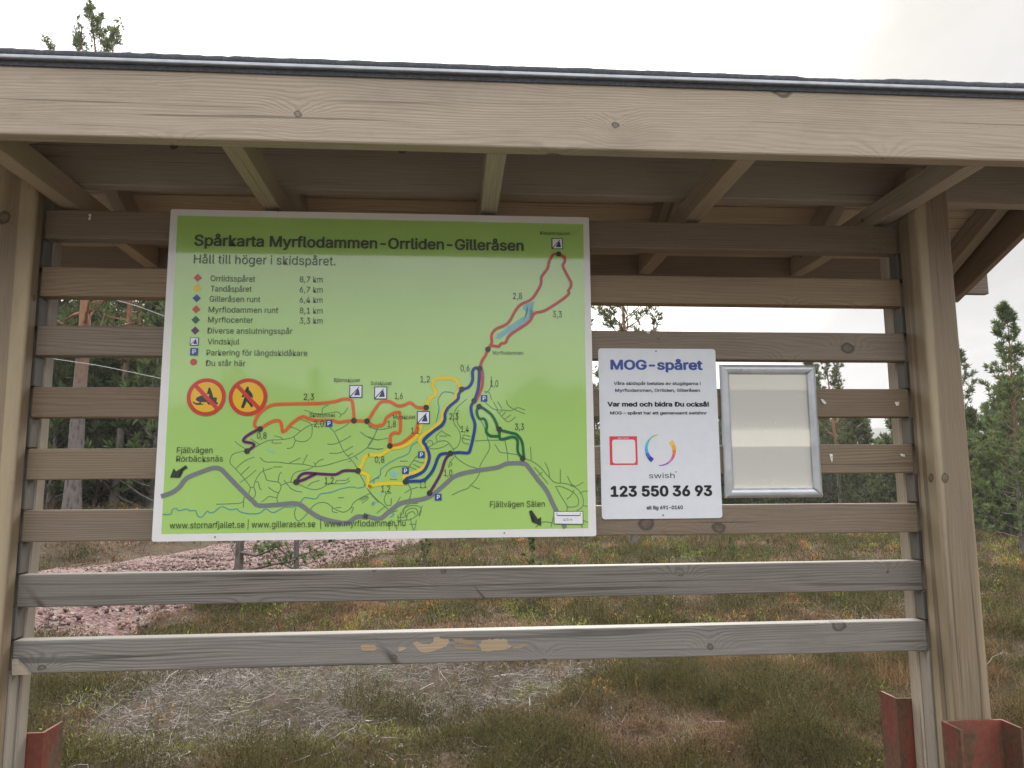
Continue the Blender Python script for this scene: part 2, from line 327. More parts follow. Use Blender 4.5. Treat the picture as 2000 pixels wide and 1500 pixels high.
# tie beams, rafters, ridge beam
TX = [-1.94, -1.235, -.59, .1175, .82, 1.497, 2.16]
RY, FY, BY = .06, -.47, .70                            # ridge, front eave, rear eave
SL = .55
EZ = .985                                              # deck underside at the eaves
RZf = EZ + SL*(RY-FY)
def roofz(y): return RZf - SL*(RY - y) if y < RY else RZf - (RZf-EZ)/(BY-RY)*(y-RY)
for x in TX:
    if -1.5 < x < 2.0: board('tie_beam', (x, FY+.002, E_+.94), (x, BY-.002, E_+.94), .078, .055, (0, 0, 1), M['tie'], shelter, .003)
    for ya, yb in ((FY+.03, RY-.03), (BY-.03, RY+.06)):
        board('rafter', (x, ya, E_+roofz(ya)-.056), (x, yb, E_+roofz(yb)-.056), .092, .048, (0, 0, 1), M['tie'], shelter, .003)
board('ridge_beam', (-2.2, .045, E_+1.095), (2.35, .045, E_+1.095), .225, .05, (0, 0, 1), M['tie'], shelter, .003)
for k in range(5):                                     # front slope, mostly hidden behind the fascia
    a, b = FY + (RY-FY)*k/5, FY + (RY-FY)*(k+1)/5 - .003
    board('roof_board', (-2.25, (a+b)/2, E_+(roofz(a)+roofz(b))/2+.008), (2.38, (a+b)/2, E_+(roofz(a)+roofz(b))/2+.008), math.hypot(b-a, roofz(b)-roofz(a)), .02, (0, b-a, roofz(b)-roofz(a)), M['deck'], shelter, .001)
for k in range(7):
    a, b = RY + (BY-RY)*k/7 + .003, RY + (BY-RY)*(k+1)/7
    board('roof_board', (-2.25, (a+b)/2, E_+(roofz(a)+roofz(b))/2+.008), (2.38, (a+b)/2, E_+(roofz(a)+roofz(b))/2+.008), math.hypot(b-a, roofz(b)-roofz(a)), .02, (0, b-a, roofz(b)-roofz(a)), M['deck'], shelter, .002)
board('rear_fascia', (-2.25, BY+.016, E_+.935), (2.38, BY+.016, E_+.935), .20, .03, (0, 0, 1), M['slat_high'], shelter, .003)
board('front_fascia', (-2.25, FY-.024, E_+.998), (2.38, FY-.024, E_+.998), .197, .045, (0, 0, 1), M['fascia'], shelter, .005, 2)
for sx, X in ((-1, -2.27), (1, 2.22)):                 # barge boards of the gables
    for ya, yb in ((FY-.04, RY), (BY+.04, RY)):
        za, zb = E_+roofz(FY)-.02 - (SL*.04), E_+roofz(RY)-.09
        board('barge_board', (X, ya, za-.06), (X, yb, zb-.05), .19, .03, (0, 0, 1), M['slat_mid'], shelter, .003)
# roofing felt over the deck with a ragged front edge, zinc drip trim under it
def felt_mesh():
    n = 260; V = []; F = []
    r = random.Random(5); jag = 0
    for i in range(n+1):
        x = -2.30 + 4.72*i/n
        if i % 5 == 0: jag = r.uniform(-.0006, .0012)
        step = .004 if .96 < x < 1.22 else 0.0
        top = E_+1.131 + jag + r.uniform(-.0012, .0012) - step
        pts = [(FY-.053, E_+1.107), (FY-.055, top-.006), (FY-.050, top), (FY-.02, top+.004), (RY, E_+roofz(RY)+.035), (BY+.05, E_+EZ+.03-.03)]
        V += [(x, y, z) for y, z in pts]
    k = 6
    for i in range(n):
        for j in range(k-1): F.append((i*k+j, (i+1)*k+j, (i+1)*k+j+1, i*k+j+1))
    return np_mesh('roofing_felt', V, F, False)
fo = link('roofing_felt', felt_mesh(), M['felt'], shelter); fo.matrix_parent_inverse = Matrix.Translation(shelter.location).inverted()
sm = fo.modifiers.new('thick', 'SOLIDIFY'); sm.thickness = .005; sm.offset = -1
board('drip_trim', (-2.3, FY-.052, E_+1.104), (2.42, FY-.052, E_+1.104), .010, .022, (0, 0, 1), M['trim'], shelter, .002)
board('under_lath', (-2.3, FY-.0485, E_+1.0905), (2.42, FY-.0485, E_+1.0905), .013, .006, (0, 0, 1), M['felt'], shelter, .001)

# red steel post shoes (channels)
def channel(name, x0, x1, yweb, dirn, depth, top, mat, t=.008):
    """U profile open towards -y (dirn -1) or +y"""
    bm = bmesh.new()
    def bx(a, b):
        v = [bm.verts.new((x, y, z)) for z in (a[2], b[2]) for x, y in ((a[0], a[1]), (b[0], a[1]), (b[0], b[1]), (a[0], b[1]))]
        for f in ((0, 3, 2, 1), (4, 5, 6, 7), (0, 1, 5, 4), (1, 2, 6, 5), (2, 3, 7, 6), (3, 0, 4, 7)): bm.faces.new([v[i] for i in f])
    ya, yb = sorted((yweb, yweb+dirn*t)); bx((x0, ya, 0.02), (x1, yb, top))
    ya, yb = sorted((yweb+dirn*t, yweb+dirn*depth)); bx((x0, ya, 0.02), (x0+t, yb, top)); bx((x1-t, ya, 0.02), (x1, yb, top))
    bmesh.ops.recalc_face_normals(bm, faces=bm.faces[:])
    me = bpy.data.meshes.new(name); bm.to_mesh(me); bm.free()
    o = link(name, me, mat, shelter); o.matrix_parent_inverse = Matrix.Translation(shelter.location).inverted()
    return o
ZS = E_-.716
channel('post_shoe', XR-.052, XR+.142, -.119, -1, .088, ZS, M['red_steel'])
channel('post_shoe', XL-.19, XL-.01, -.062, -1, .088, ZS+.0, M['red_steel'])
channel('post_shoe', XR-.055, XR+.13, LT+.063, 1, .10, E_-.712, M['red_steel'])
channel('post_shoe', XL-.13, XL+.052, LT+.063, 1, .12, E_-.738, M['red_steel'])
def _wedge():
    q = [aty(px, py, -.016) for px, py in ((23, 1288), (31, 1289), (50, 1308), (57, 1317), (23, 1319))]
    return [(a[0], a[2]) for a in q]
# bare wood where the lowest slat has peeled
def flat_poly(name, pts, mat, parent, y, thick=.0012):
    """outline in photo pixels laid on a plane y; real thickness towards the viewer"""
    w = [aty(px, py, y) for px, py in pts]
    return prism(name, [(p[0], p[2]) for p in w], y, thick, mat, parent)
def prism(name, xz, y, thick, mat, parent):
    bm = bmesh.new(); fr = [bm.verts.new((x, y-thick, z)) for x, z in xz]; bk = [bm.verts.new((x, y, z)) for x, z in xz]
    bm.faces.new(fr); n = len(fr)
    for i in range(n): bm.faces.new((fr[i], bk[i], bk[(i+1) % n], fr[(i+1) % n]))
    bmesh.ops.recalc_face_normals(bm, faces=bm.faces[:])
    bmesh.ops.triangulate(bm, faces=[f for f in bm.faces if len(f.verts) > 4])
    me = bpy.data.meshes.new(name); bm.to_mesh(me); bm.free()
    o = link(name, me, mat, parent)
    if parent is not None: o.matrix_parent_inverse = Matrix.Translation(parent.location).inverted()
    return o
prism('wedge', _wedge(), -.003, .013, M['rear'], shelter)
def z4b(pts): return [(650+x/2.857, 1030+y/2.857) for x, y in pts]
for pts in ([(445,645),(470,635),(500,650),(540,655),(560,640),(562,612),(590,608),(600,620),(645,625),(650,640),(630,665),(590,680),(560,692),(510,698),(480,690),(465,668)],
            [(670,622),(700,618),(780,632),(800,650),(760,655),(690,640)], [(655,655),(720,668),(800,668),(805,682),(750,684),(690,676)],
            [(815,655),(840,630),(900,622),(965,622),(985,655),(1000,665),(960,685),(890,690),(830,690)], [(1000,668),(1040,660),(1085,650),(1088,660),(1050,672),(1010,678)],
            [(155,662),(185,655),(240,662),(242,680),(225,692),(180,692),(158,682)], [(368,670),(395,665),(410,675),(380,692),(366,690)]):
    rg = random.Random(len(pts)*13+int(pts[0][0])); q = []
    for i, (xa, ya) in enumerate(pts):
        xb, yb = pts[(i+1) % len(pts)]; L = math.hypot(xb-xa, yb-ya); n = max(2, int(L/7))
        for k in range(n): f = k/n; am = min(4.5, L*.16) if k else 0; q.append((xa+(xb-xa)*f+rg.uniform(-am, am), ya+(yb-ya)*f+rg.uniform(-am, am)*.8))
    o = flat_poly('peeled_patch', z4b(q), M['chip'], shelter, -.0002, .0008)

# ------------------------------------------------------------------ printing helpers
FONT = None
try:                                                   # the grotesque that ships with Blender; its built-in face otherwise
    import os
    _fp = os.path.join(bpy.utils.system_resource('DATAFILES', path='fonts'), 'Inter.woff2')
    if os.path.exists(_fp): FONT = bpy.data.fonts.load(_fp)
except Exception: FONT = None
def text_mesh(body, bold=0.0):
    cu = bpy.data.curves.new('lettering', 'FONT'); cu.body = body; cu.size = 1.0
    if FONT: cu.font = FONT
    cu.resolution_u = 3
    o = bpy.data.objects.new('lettering', cu); C.objects.link(o)
    dg = bpy.context.evaluated_depsgraph_get(); dg.update()
    me = bpy.data.meshes.new_from_object(o.evaluated_get(dg)); bpy.data.objects.remove(o); bpy.data.curves.remove(cu)
    if bold > .005:                                    # a heavier weight: the glyphs spread outwards in a small circle, each layer a hair apart
        V0 = np.array([v.co[:] for v in me.vertices]); me.calc_loop_triangles(); F0 = np.array([lt.vertices[:] for lt in me.loop_triangles]); Vs, Fs = [], []
        for k in range(8):
            a = 2*PI*k/8; Vs.append(V0+np.array([math.cos(a)*bold, math.sin(a)*bold*.8, .0012*k])); Fs.append(F0+k*len(V0))
        me = np_mesh('lettering', np.concatenate(Vs), np.concatenate(Fs))
    return me
_cap = {}
def cap_h(bold):
    if bold not in _cap:
        me = text_mesh('H', bold); zs = [v.co.y for v in me.vertices]; _cap[bold] = (max(zs)-min(zs), min(zs)); bpy.data.meshes.remove(me)
    return _cap[bold]
def lettering(name, body, x0, x1, zb, cap, y, mat, parent, bold=0.0):
    """text on a plane facing -y, its ink between x0 and x1, baseline zb, capital height cap"""
    me = text_mesh(body, bold); xs = [v.co.x for v in me.vertices]; a, b = min(xs), max(xs); ch, cb = cap_h(bold)
    for v in me.vertices: v.co = Vector((x0+(v.co.x-a)/(b-a)*(x1-x0), y-v.co.z*.03, zb+(v.co.y-cb)/ch*cap))
    me.materials.clear(); me.materials.append(mat); me.name = name
    o = link(name, me, None, parent); o.matrix_parent_inverse = Matrix.Translation(parent.location).inverted()
    return o
def text_px(name, body, xl, yl, xr, yr, cap_px, y, mat, parent, bold=0.0):
    A, B = aty(xl, yl, y), aty(xr, yr, y); T = aty(xl, yl-cap_px, y)
    return lettering(name, body, A[0], B[0], (A[2]+B[2])/2, T[2]-A[2], y, mat, parent, bold)
def smooth_path(P, n=5):
    P = [np.array(p, float) for p in P]
    if len(P) < 3: return P
    out = []
    for i in range(len(P)-1):
        p0 = P[i-1] if i else 2*P[0]-P[1]; p1, p2 = P[i], P[i+1]; p3 = P[i+2] if i+2 < len(P) else 2*P[-1]-P[-2]
        for k in range(n):
            t = k/n; out.append(.5*((2*p1)+(-p0+p2)*t+(2*p0-5*p1+4*p2-p3)*t*t+(-p0+3*p1-3*p2+p3)*t**3))
    out.append(P[-1]); return out
def ribbon_geo(paths, w):
    V, F = [], []
    for P in paths:
        P = np.array(P); n = len(P); b = len(V)
        T = np.gradient(P, axis=0); T /= np.linalg.norm(T, axis=1)[:, None]+1e-9; Nn = np.stack([-T[:, 1], T[:, 0]], 1)
        e0, e1 = P[0]-T[0]*w*.4, P[-1]+T[-1]*w*.4; P = P.copy(); P[0] = e0; P[-1] = e1
        for i in range(n): V += [tuple(P[i]+Nn[i]*w/2), tuple(P[i]-Nn[i]*w/2)]
        for i in range(n-1): F.append((b+2*i, b+2*i+1, b+2*i+3, b+2*i+2))
    return V, F
def ribbons(name, paths_px, w, y, mat, parent, smooth=True):
    paths = []
    for p in paths_px:
        q = [(lambda a: (a[0], a[2]))(aty(px, py, y)) for px, py in p]
        paths.append(smooth_path(q) if smooth else [np.array(v) for v in q])
    V, F = [], []
    for i, q in enumerate(paths):
        v, f = ribbon_geo([q], w); b = len(V); V += [(x, y-i*4e-6, z) for x, z in v]; F += [tuple(j+b for j in k) for k in f]
    me = np_mesh(name, V, F); o = link(name, me, mat, parent)
    o.matrix_parent_inverse = Matrix.Translation(parent.location).inverted(); return o
def poly(name, xz, y, mat, parent):
    bm = bmesh.new(); bm.faces.new([bm.verts.new((x, y, z)) for x, z in xz]); bmesh.ops.triangulate(bm, faces=bm.faces[:])
    me = bpy.data.meshes.new(name); bm.to_mesh(me); bm.free(); o = link(name, me, mat, parent)
    root = parent
    off = Vector((0, 0, 0))
    while root is not None: off += root.location if root.type == 'EMPTY' else Vector((0, 0, 0)); root = root.parent
    o.matrix_parent_inverse = Matrix.Identity(4) if parent.type != 'EMPTY' else Matrix.Translation(parent.location).inverted()
    return o
def poly_px(name, pts, y, mat, parent): return poly(name, [(lambda a: (a[0], a[2]))(aty(px, py, y)) for px, py in pts], y, mat, parent)
def disc(cx, cz, r, n=36): return [(cx+r*math.cos(2*PI*k/n), cz+r*math.sin(2*PI*k/n)) for k in range(n)]
def ring_mesh(name, cx, cz, r0, r1, y, mat, parent, a0=0, a1=2*PI, n=48, taper=None):
    V, F = [], []
    for k in range(n+1):
        a = a0+(a1-a0)*k/n; ca, sa = math.cos(a), math.sin(a); ri, ro = (r0, r1) if taper is None else taper(k/n)
        V += [(cx+ri*ca, y, cz+ri*sa), (cx+ro*ca, y, cz+ro*sa)]
    for k in range(n): F.append((2*k, 2*k+2, 2*k+3, 2*k+1))
    o = link(name, np_mesh(name, V, F), mat, parent)
    o.matrix_parent_inverse = Matrix.Translation(parent.location).inverted() if parent.type == 'EMPTY' else Matrix.Identity(4)
    return o
def rounded(x0, x1, z0, z1, r, n=6):
    out = []
    for cx, cz, a in ((x1-r, z1-r, 0), (x0+r, z1-r, PI/2), (x0+r, z0+r, PI), (x1-r, z0+r, 3*PI/2)):
        out += [(cx+r*math.cos(a+PI/2*k/n), cz+r*math.sin(a+PI/2*k/n)) for k in range(n+1)]
    return out
def Z3(*p): return [(290+x/4.287, 720+y/4.287) for x, y in p]
def Z4(*p): return [(720+x/4.287, 710+y/4.287) for x, y in p]
def Z2(*p): return [(720+x/4.411, 400+y/4.411) for x, y in p]
def Z6(*p): return [(340+x/10, 720+y/10) for x, y in p]

# ------------------------------------------------------------------ the trail map
SY = -.042                                             # front of the panel at its lower edge; it leans back to the slats
_c = aty(297, 1058, SY); mx0, mz0 = _c[0], _c[2]; TILT = math.radians(-.6)
mx0 = (mx0+aty(333, 405, SY)[0])/2; mx1 = (aty(1152, 428, SY)[0]+aty(1163, 1046, SY)[0])/2; mz1 = (aty(333, 405, SY)[2]+aty(1152, 428, SY)[2])/2
mapb = empty('trail_map_sign', ((mx0+mx1)/2, SY, mz0), 'large green ski trail map sign with white border screwed to the slats', 'map sign')
pm = prism('panel', rounded(mx0, mx1, mz0, mz1, .006), SY+.0276, .0276, M['map_white'], mapb)
mapb.rotation_euler.x = TILT                           # hangs with its top leaning back
def ly(k): return SY - .0005*k
gp = poly_px('green_print', [(347, 421), (1139, 438), (1149, 1031.5), (315, 1043)], ly(1), M['map_green'], mapb)
LW = 1/617.0
minor = [Z3((725,610),(760,640),(800,665),(825,690)), Z3((800,690),(720,710),(690,740),(683,790),(720,830),(800,920),(850,990),(845,1030),(830,1060),(800,1090),(795,1160)),
 Z3((885,660),(1000,603),(1100,595),(1200,578),(1270,525),(1330,485),(1390,465),(1470,462)), Z3((1275,425),(1340,450),(1368,480),(1365,560),(1330,600),(1280,612),(1230,598),(1220,570)),
 Z3((1190,485),(1240,505),(1270,520)), Z3((1230,600),(1210,650),(1190,665),(1160,668)), Z3((1055,563),(1110,577),(1120,590)), Z3((1040,600),(1040,622),(1115,622)), Z3((855,588),(925,632)),
 Z3((885,740),(820,765),(770,800),(735,835)), Z3((845,820),(775,885)), Z3((900,850),(835,905),(765,955)),
 Z3((935,745),(980,780),(1080,782),(1180,795),(1290,800),(1400,820),(1500,805),(1600,775),(1700,745),(1820,670),(1880,590),(1915,500)),
 Z3((1180,790),(1270,748)), Z3((1290,800),(1330,722)), Z3((1400,815),(1385,785)), Z3((1400,800),(1430,770),(1465,758)), Z3((1375,825),(1330,845),(1240,865),(1205,900),(1190,950)),
 Z3((1520,495),(1560,540),(1600,620),(1640,700),(1700,765),(1740,820),(1760,870),(1800,940),(1830,1000),(1870,1060),(1925,1120)), Z3((1560,525),(1630,490),(1675,458)),
 Z3((1500,632),(1560,630),(1630,600),(1695,565)), Z3((1515,708),(1580,708),(1640,690),(1710,650)), Z3((1670,730),(1710,708)), Z3((1730,735),(1750,760)), Z3((1675,780),(1705,770)),
 Z3((1305,347),(1380,372),(1450,380),(1520,370),(1580,362),(1610,385),(1600,408)), Z3((1610,385),(1640,370),(1670,328)), Z3((1455,378),(1455,340),(1480,315),(1505,308)),
 Z3((960,855),(1035,833)), Z3((960,830),(960,855),(930,880),(895,940),(880,990),(855,995)), Z3((960,855),(980,900),(995,935),(1085,950),(1108,980),(1105,1010),(1085,1050),(1075,1090),(1080,1118)),
 Z3((1085,950),(1095,890),(1115,867)), Z3((1108,978),(1185,950),(1260,970),(1330,1000),(1390,1012),(1450,1000),(1510,965),(1600,965),(1650,960),(1685,940)), Z3((1135,935),(1190,1000),(1240,1025),(1285,1033)),
 Z3((880,990),(895,1030),(890,1070),(865,1090)), Z3((895,945),(920,955),(930,1000),(945,1015)), Z3((1005,995),(1050,1025),(1085,1040)), Z3((950,1115),(990,1085),(1010,1070),(1070,1080)),
 Z3((570,1135),(750,1128),(795,1110),(800,1080)), Z3((1235,1165),(1222,1210),(1235,1260),(1260,1275),(1300,1245),(1340,1200),(1380,1150),(1430,1122),(1490,1125),(1540,1160),(1590,1190),(1640,1200),(1690,1170),(1720,1120),(1780,1080),(1855,1045)),
 Z3((1540,1160),(1540,1195),(1580,1205)), Z3((1690,1165),(1715,1165),(1700,1205)), Z3((1770,1095),(1820,1070),(1840,1085),(1790,1125)), Z3((1780,1105),(1830,1078)),
 Z3((1335,985),(1370,955),(1430,935)), Z3((1565,955),(1585,935),(1650,935),(1680,915)), Z3((1775,530),(1830,570),(1880,590),(1929,600)), Z3((1830,665),(1929,678)), Z3((1840,470),(1880,500),(1929,510)),
 Z3((1045,823),(1118,823)), Z3((1590,1080),(1635,1080)), Z3((1570,1163),(1612,1163)), Z3((1135,1143),(1185,1143)),
 Z4((0,680),(50,600),(80,530),(95,500)), Z4((0,530),(60,548),(120,550),(175,540)), Z4((0,612),(70,638),(160,625)), Z4((0,705),(60,715),(120,713)),
 Z4((820,300),(780,330),(735,375),(712,430),(715,500),(750,550),(768,600),(765,650),(740,700),(700,718)), Z4((750,390),(738,430),(745,500),(775,545)),
 Z4((610,560),(565,610),(575,650)), Z4((610,560),(640,585),(685,607)), Z4((480,670),(510,645),(530,650),(535,680),(500,700)), Z4((495,705),(550,715),(620,700),(665,675)), Z4((535,680),(590,652),(650,650),(690,690),(710,720),(730,780),(790,830),(850,860),(930,882)),
 Z4((850,612),(795,600),(790,660),(840,675)), Z4((780,625),(850,640)), Z4((895,648),(1000,642),(1140,640),(1200,620)), Z4((935,470),(970,540),(1000,640),(1015,690),(1000,740),(940,840),(930,880)),
 Z4((930,915),(900,970),(850,1020),(830,1045),(760,1070),(700,1100)), Z4((850,1020),(930,1052)), Z4((1140,640),(1160,740),(1165,815)), Z4((1060,680),(1100,740),(1160,750),(1240,762)), Z4((1355,700),(1360,770),(1358,810)),
 Z4((975,320),(1010,355),(1060,385),(1140,390),(1190,395),(1250,370),(1310,390)), Z4((1080,320),(1115,375)), Z4((1155,310),(1165,345),(1210,380),(1305,420)), Z4((1045,320),(1080,385)), Z4((1070,390),(1110,440),(1160,485),(1190,480),(1228,448)), Z4((1115,440),(1145,405)), Z4((1140,465),(1190,430)), Z4((1090,418),(1118,395)),
 Z4((1028,110),(1020,200),(980,250)), Z4((970,235),(1010,245),(1028,300)), Z4((1310,795),(1380,825),(1440,870),(1500,940),(1560,995),(1650,1005),(1740,1045),(1790,1110),(1795,1190),(1740,1235)), Z4((1390,870),(1440,930),(1500,1005)), Z4((1410,945),(1455,910)),
 Z4((1475,830),(1505,890),(1515,960)), Z4((1605,885),(1605,995)), Z4((1665,945),(1700,1010),(1740,1025),(1795,995)), Z4((1695,1030),(1700,1010)), Z4((1565,1030),(1610,1030),(1700,1070),(1750,1120),(1755,1180),(1720,1200),(1665,1200)), Z4((1565,1030),(1610,1110),(1660,1190),(1660,1235)), Z4((1720,1060),(1690,1110),(1660,1135)), Z4((1770,1090),(1800,1070),(1835,1068)), Z4((1795,1190),(1830,1195)),
 Z4((330,1005),(355,1060),(350,1110),(330,1150)), Z4((300,1085),(350,1055),(410,1035)), Z4((190,1085),(150,1090),(130,1140),(150,1185),(185,1185),(190,1130)), Z4((0,1060),(50,1120),(130,1190),(190,1240),(240,1230)), Z4((70,1250),(140,1195)), Z4((240,1160),(265,1118)),
 Z4((290,1260),(300,1215),(350,1190),(420,1195),(440,1230),(425,1280)), Z4((305,1280),(315,1235),(360,1210),(400,1220),(410,1260),(380,1290),(325,1310),(315,1270)), Z4((320,1290),(330,1255),(370,1240),(390,1265)), Z4((275,1270),(290,1220),(340,1175),(410,1170)), Z4((240,1290),(300,1285)), Z4((245,1270),(248,1320)), Z4((265,1250),(268,1325)), Z4((240,1315),(330,1310)), Z4((450,1190),(420,1270)), Z4((350,1300),(370,1380),(385,1385),(400,1310)), Z4((345,1345),(395,1345)), Z4((175,1390),(170,1340),(195,1310)), Z4((235,1390),(225,1350)),
 Z4((140,945),(160,900),(210,870),(280,860),(340,865),(400,890)), Z4((340,860),(370,820),(400,780),(430,765)), Z4((385,810),(440,830),(465,830)), Z4((375,845),(450,880)), Z4((180,970),(235,970)), Z4((265,817),(325,817)), Z4((595,607),(655,607)),
 Z4((670,870),(680,830),(720,780)), Z4((680,825),(700,840),(685,860)), Z4((1400,1370),(1440,1335),(1480,1325),(1540,1335)), Z4((1545,1290),(1525,1370)), Z4((1780,1355),(1790,1372)), Z4((1800,1315),(1835,1330))]
ribbons('minor_road_lines', minor, 1.5*LW, ly(2), M['p_minor'], mapb)
for q in (Z3((120,1220),(185,1218),(200,1180),(235,1170),(250,1190),(320,1175),(345,1190),(395,1190),(410,1230),(445,1242),(490,1195),(510,1205),(540,1205),(575,1180),(615,1155),(680,1180),(740,1175),(760,1195),(810,1210),(850,1215),(930,1210),(980,1175),(1040,1205),(1100,1180),(1140,1160),(1220,1155),(1280,1110),(1310,1080),(1400,1090),(1440,1050),(1530,1035),(1600,1010),(1700,990),(1750,1000),(1800,990),(1810,970)),
 Z3((1885,960),(1890,930),(1900,920),(1929,915)), Z4((0,1000),(45,970),(70,955),(100,930),(100,890),(160,840),(230,800),(330,755),(360,690),(410,655)), Z4((430,600),(470,575),(500,570)), Z4((560,520),(575,450),(590,370),(580,310),(620,245),(680,240),(720,255)), Z4((180,1290),(210,1265),(200,1250)), Z4((440,990),(480,985)), Z4((945,10),(965,90),(960,180))): ribbons('river_line', [q], 1.9*LW, ly(2.6), M['p_river'], mapb)
poly_px('lake', Z2((1090,1150),(1110,1110),(1150,1090),(1210,1040),(1250,1020),(1320,970),(1350,960),(1370,920),(1330,905),(1330,870),(1370,850),(1428,832),(1418,862),(1385,885),(1400,902),(1428,908),(1396,930),(1388,980),(1330,1030),(1240,1090),(1180,1120),(1130,1160)), ly(2.3), M['p_lake'], mapb)
for pts in (Z3((975,672),(1000,690),(1050,707),(1055,695),(1000,678)), Z3((1862,1150),(1880,1115),(1908,1118),(1890,1145)), Z3((1800,1222),(1825,1208),(1840,1212),(1815,1226)), Z4((175,925),(205,900),(238,910),(240,940),(215,955),(195,945)), Z4((20,1190),(35,1160),(65,1155),(45,1185)), Z4((95,1105),(102,1078),(112,1080),(108,1108))):
    poly_px('pond', pts, ly(2.3), M['p_lake'], mapb)
ribbons('main_road_line', [Z3((120,1065),(200,1035),(260,990),(300,935),(340,905),(440,865),(540,832),(600,840),(650,885),(760,1000),(870,1105),(920,1145),(1050,1142),(1200,1128),(1270,1140),(1340,1190),(1430,1245),(1550,1280),(1660,1292),(1720,1255),(1760,1238),(1830,1245))+Z4((-40,1270),(85,1300),(160,1250),(250,1180),(330,1155),(470,1130),(560,1080),(640,1010),(740,935),(920,895),(1080,870),(1160,838),(1300,838),(1340,870),(1400,950),(1490,1065),(1540,1170),(1580,1250),(1640,1365))], 8.6*LW, ly(3.2), M['p_road'], mapb)
ribbons('yellow_trail', [Z4((482,368),(495,320),(515,290),(560,260),(560,230),(540,200),(540,155),(565,130),(640,122),(720,130),(750,165),(780,215)), Z4((775,220),(735,250),(720,310),(655,365),(622,410),(612,470),(535,540),(432,620),(447,680),(492,760),(482,830),(447,878),(385,912),(300,940),(300,990)),
 Z4((440,510),(420,575),(380,630),(290,692),(180,715),(100,765),(0,765))+Z3((1850,722),(1810,745),(1790,800),(1755,850)), Z3((1755,855),(1800,875),(1840,900),(1835,985),(1870,985))+Z4((0,1030),(60,1015),(160,1003),(300,1005))], 6.4*LW, ly(3.8), M['p_yellow'], mapb)
ribbons('orange_trail', [Z3((930,505),(890,480),(895,430),(935,370),(990,325),(1060,300),(1200,295),(1430,290),(1560,275),(1630,255),(1695,262),(1712,310),(1722,430)), Z3((930,505),(1010,455),(1060,435),(1100,440),(1115,480),(1122,525),(1150,515),(1210,450),(1290,402),(1340,420),(1400,432),(1530,432),(1590,448),(1650,440),(1720,435),(1830,440)),
 Z4((-10,480),(0,470),(30,420),(80,345),(115,318),(180,320),(240,352),(290,350),(345,328),(380,350),(410,368),(482,368)), Z4((-12,485),(40,520),(100,520),(130,500),(150,455),(200,420),(240,408),(262,425),(262,570),(215,580),(185,605),(178,690)), Z4((480,375),(440,440),(410,510),(395,570),(340,620),(270,670),(178,690))], 6.2*LW, ly(4.4), M['p_orange'], mapb)
ribbons('red_trail', [Z2((1025,1245),(1060,1190),(1060,1120),(1100,1070),(1200,1020),(1260,920),(1310,860),(1400,815),(1450,750),(1485,680),(1490,620),(1540,550),(1555,490),(1590,430),(1635,425)),
 Z2((1635,425),(1685,450),(1690,490),(1675,530),(1730,640),(1745,670),(1740,710),(1720,740),(1725,765),(1670,815),(1520,910),(1430,935),(1380,1010),(1220,1120),(1180,1185),(1140,1195),(1120,1220),(1060,1215),(1025,1245)), Z2((1025,1245),(1010,1290),(975,1350),(958,1410)), Z4((942,40),(947,100),(950,190),(905,300))], 5.8*LW, ly(4.4), M['p_red'], mapb)
ribbons('blue_trail', [Z4((930,40),(890,38),(870,70),(870,140),(840,195),(785,220),(755,255),(745,300),(670,365),(640,420),(638,470),(610,520),(545,565),(460,645),(480,690),(508,770),(495,840),(460,900),(400,935),(320,965),(305,990)),
 Z4((927,45),(925,130),(915,220),(885,310),(858,360),(865,430),(890,510),(875,620),(850,720),(830,748),(760,745),(685,752),(610,758),(580,790),(545,880),(500,945),(450,980),(380,985),(305,990))], 6.0*LW, ly(5.0), M['p_blue'], mapb)
ribbons('green_trail', [Z4((925,360),(905,400),(925,460),(970,465),(990,520),(985,570),(1020,605),(1090,610),(1110,635),(1200,615),(1245,640),(1250,740),(1290,795)), Z4((925,360),(960,375),(1030,430),(1070,500),(1090,550),(1190,580),(1240,595),(1285,660),(1300,790)), Z4((1095,550),(1095,610))], 5.4*LW, ly(5.0), M['p_green'], mapb)
for q in (Z4((685,752),(640,810),(600,930),(510,1085)), Z3((930,505),(860,540),(805,580),(800,610),(870,625),(880,650),(825,690)), Z3((1755,855),(1640,855),(1570,885),(1500,885),(1420,880),(1320,875),(1270,895),(1237,950)), Z3((1237,950),(1310,925),(1400,880))): ribbons('purple_trail', [q], 5.6*LW, ly(4.7), M['p_purple'], mapb)
for p in Z3((935,505),(825,690),(1720,435),(1830,440),(1755,855),(1237,950))+Z4((482,368),(178,690),(780,215),(928,42),(883,312),(925,360),(1093,550),(1290,795),(685,752),(308,990),(510,1085))+Z2((1637,423),(1027,1245)):
    a = aty(p[0], p[1], ly(6)); poly('waypoint_dot', disc(a[0], a[2], 5.5*LW, 24), ly(6), M['p_ink'], mapb)
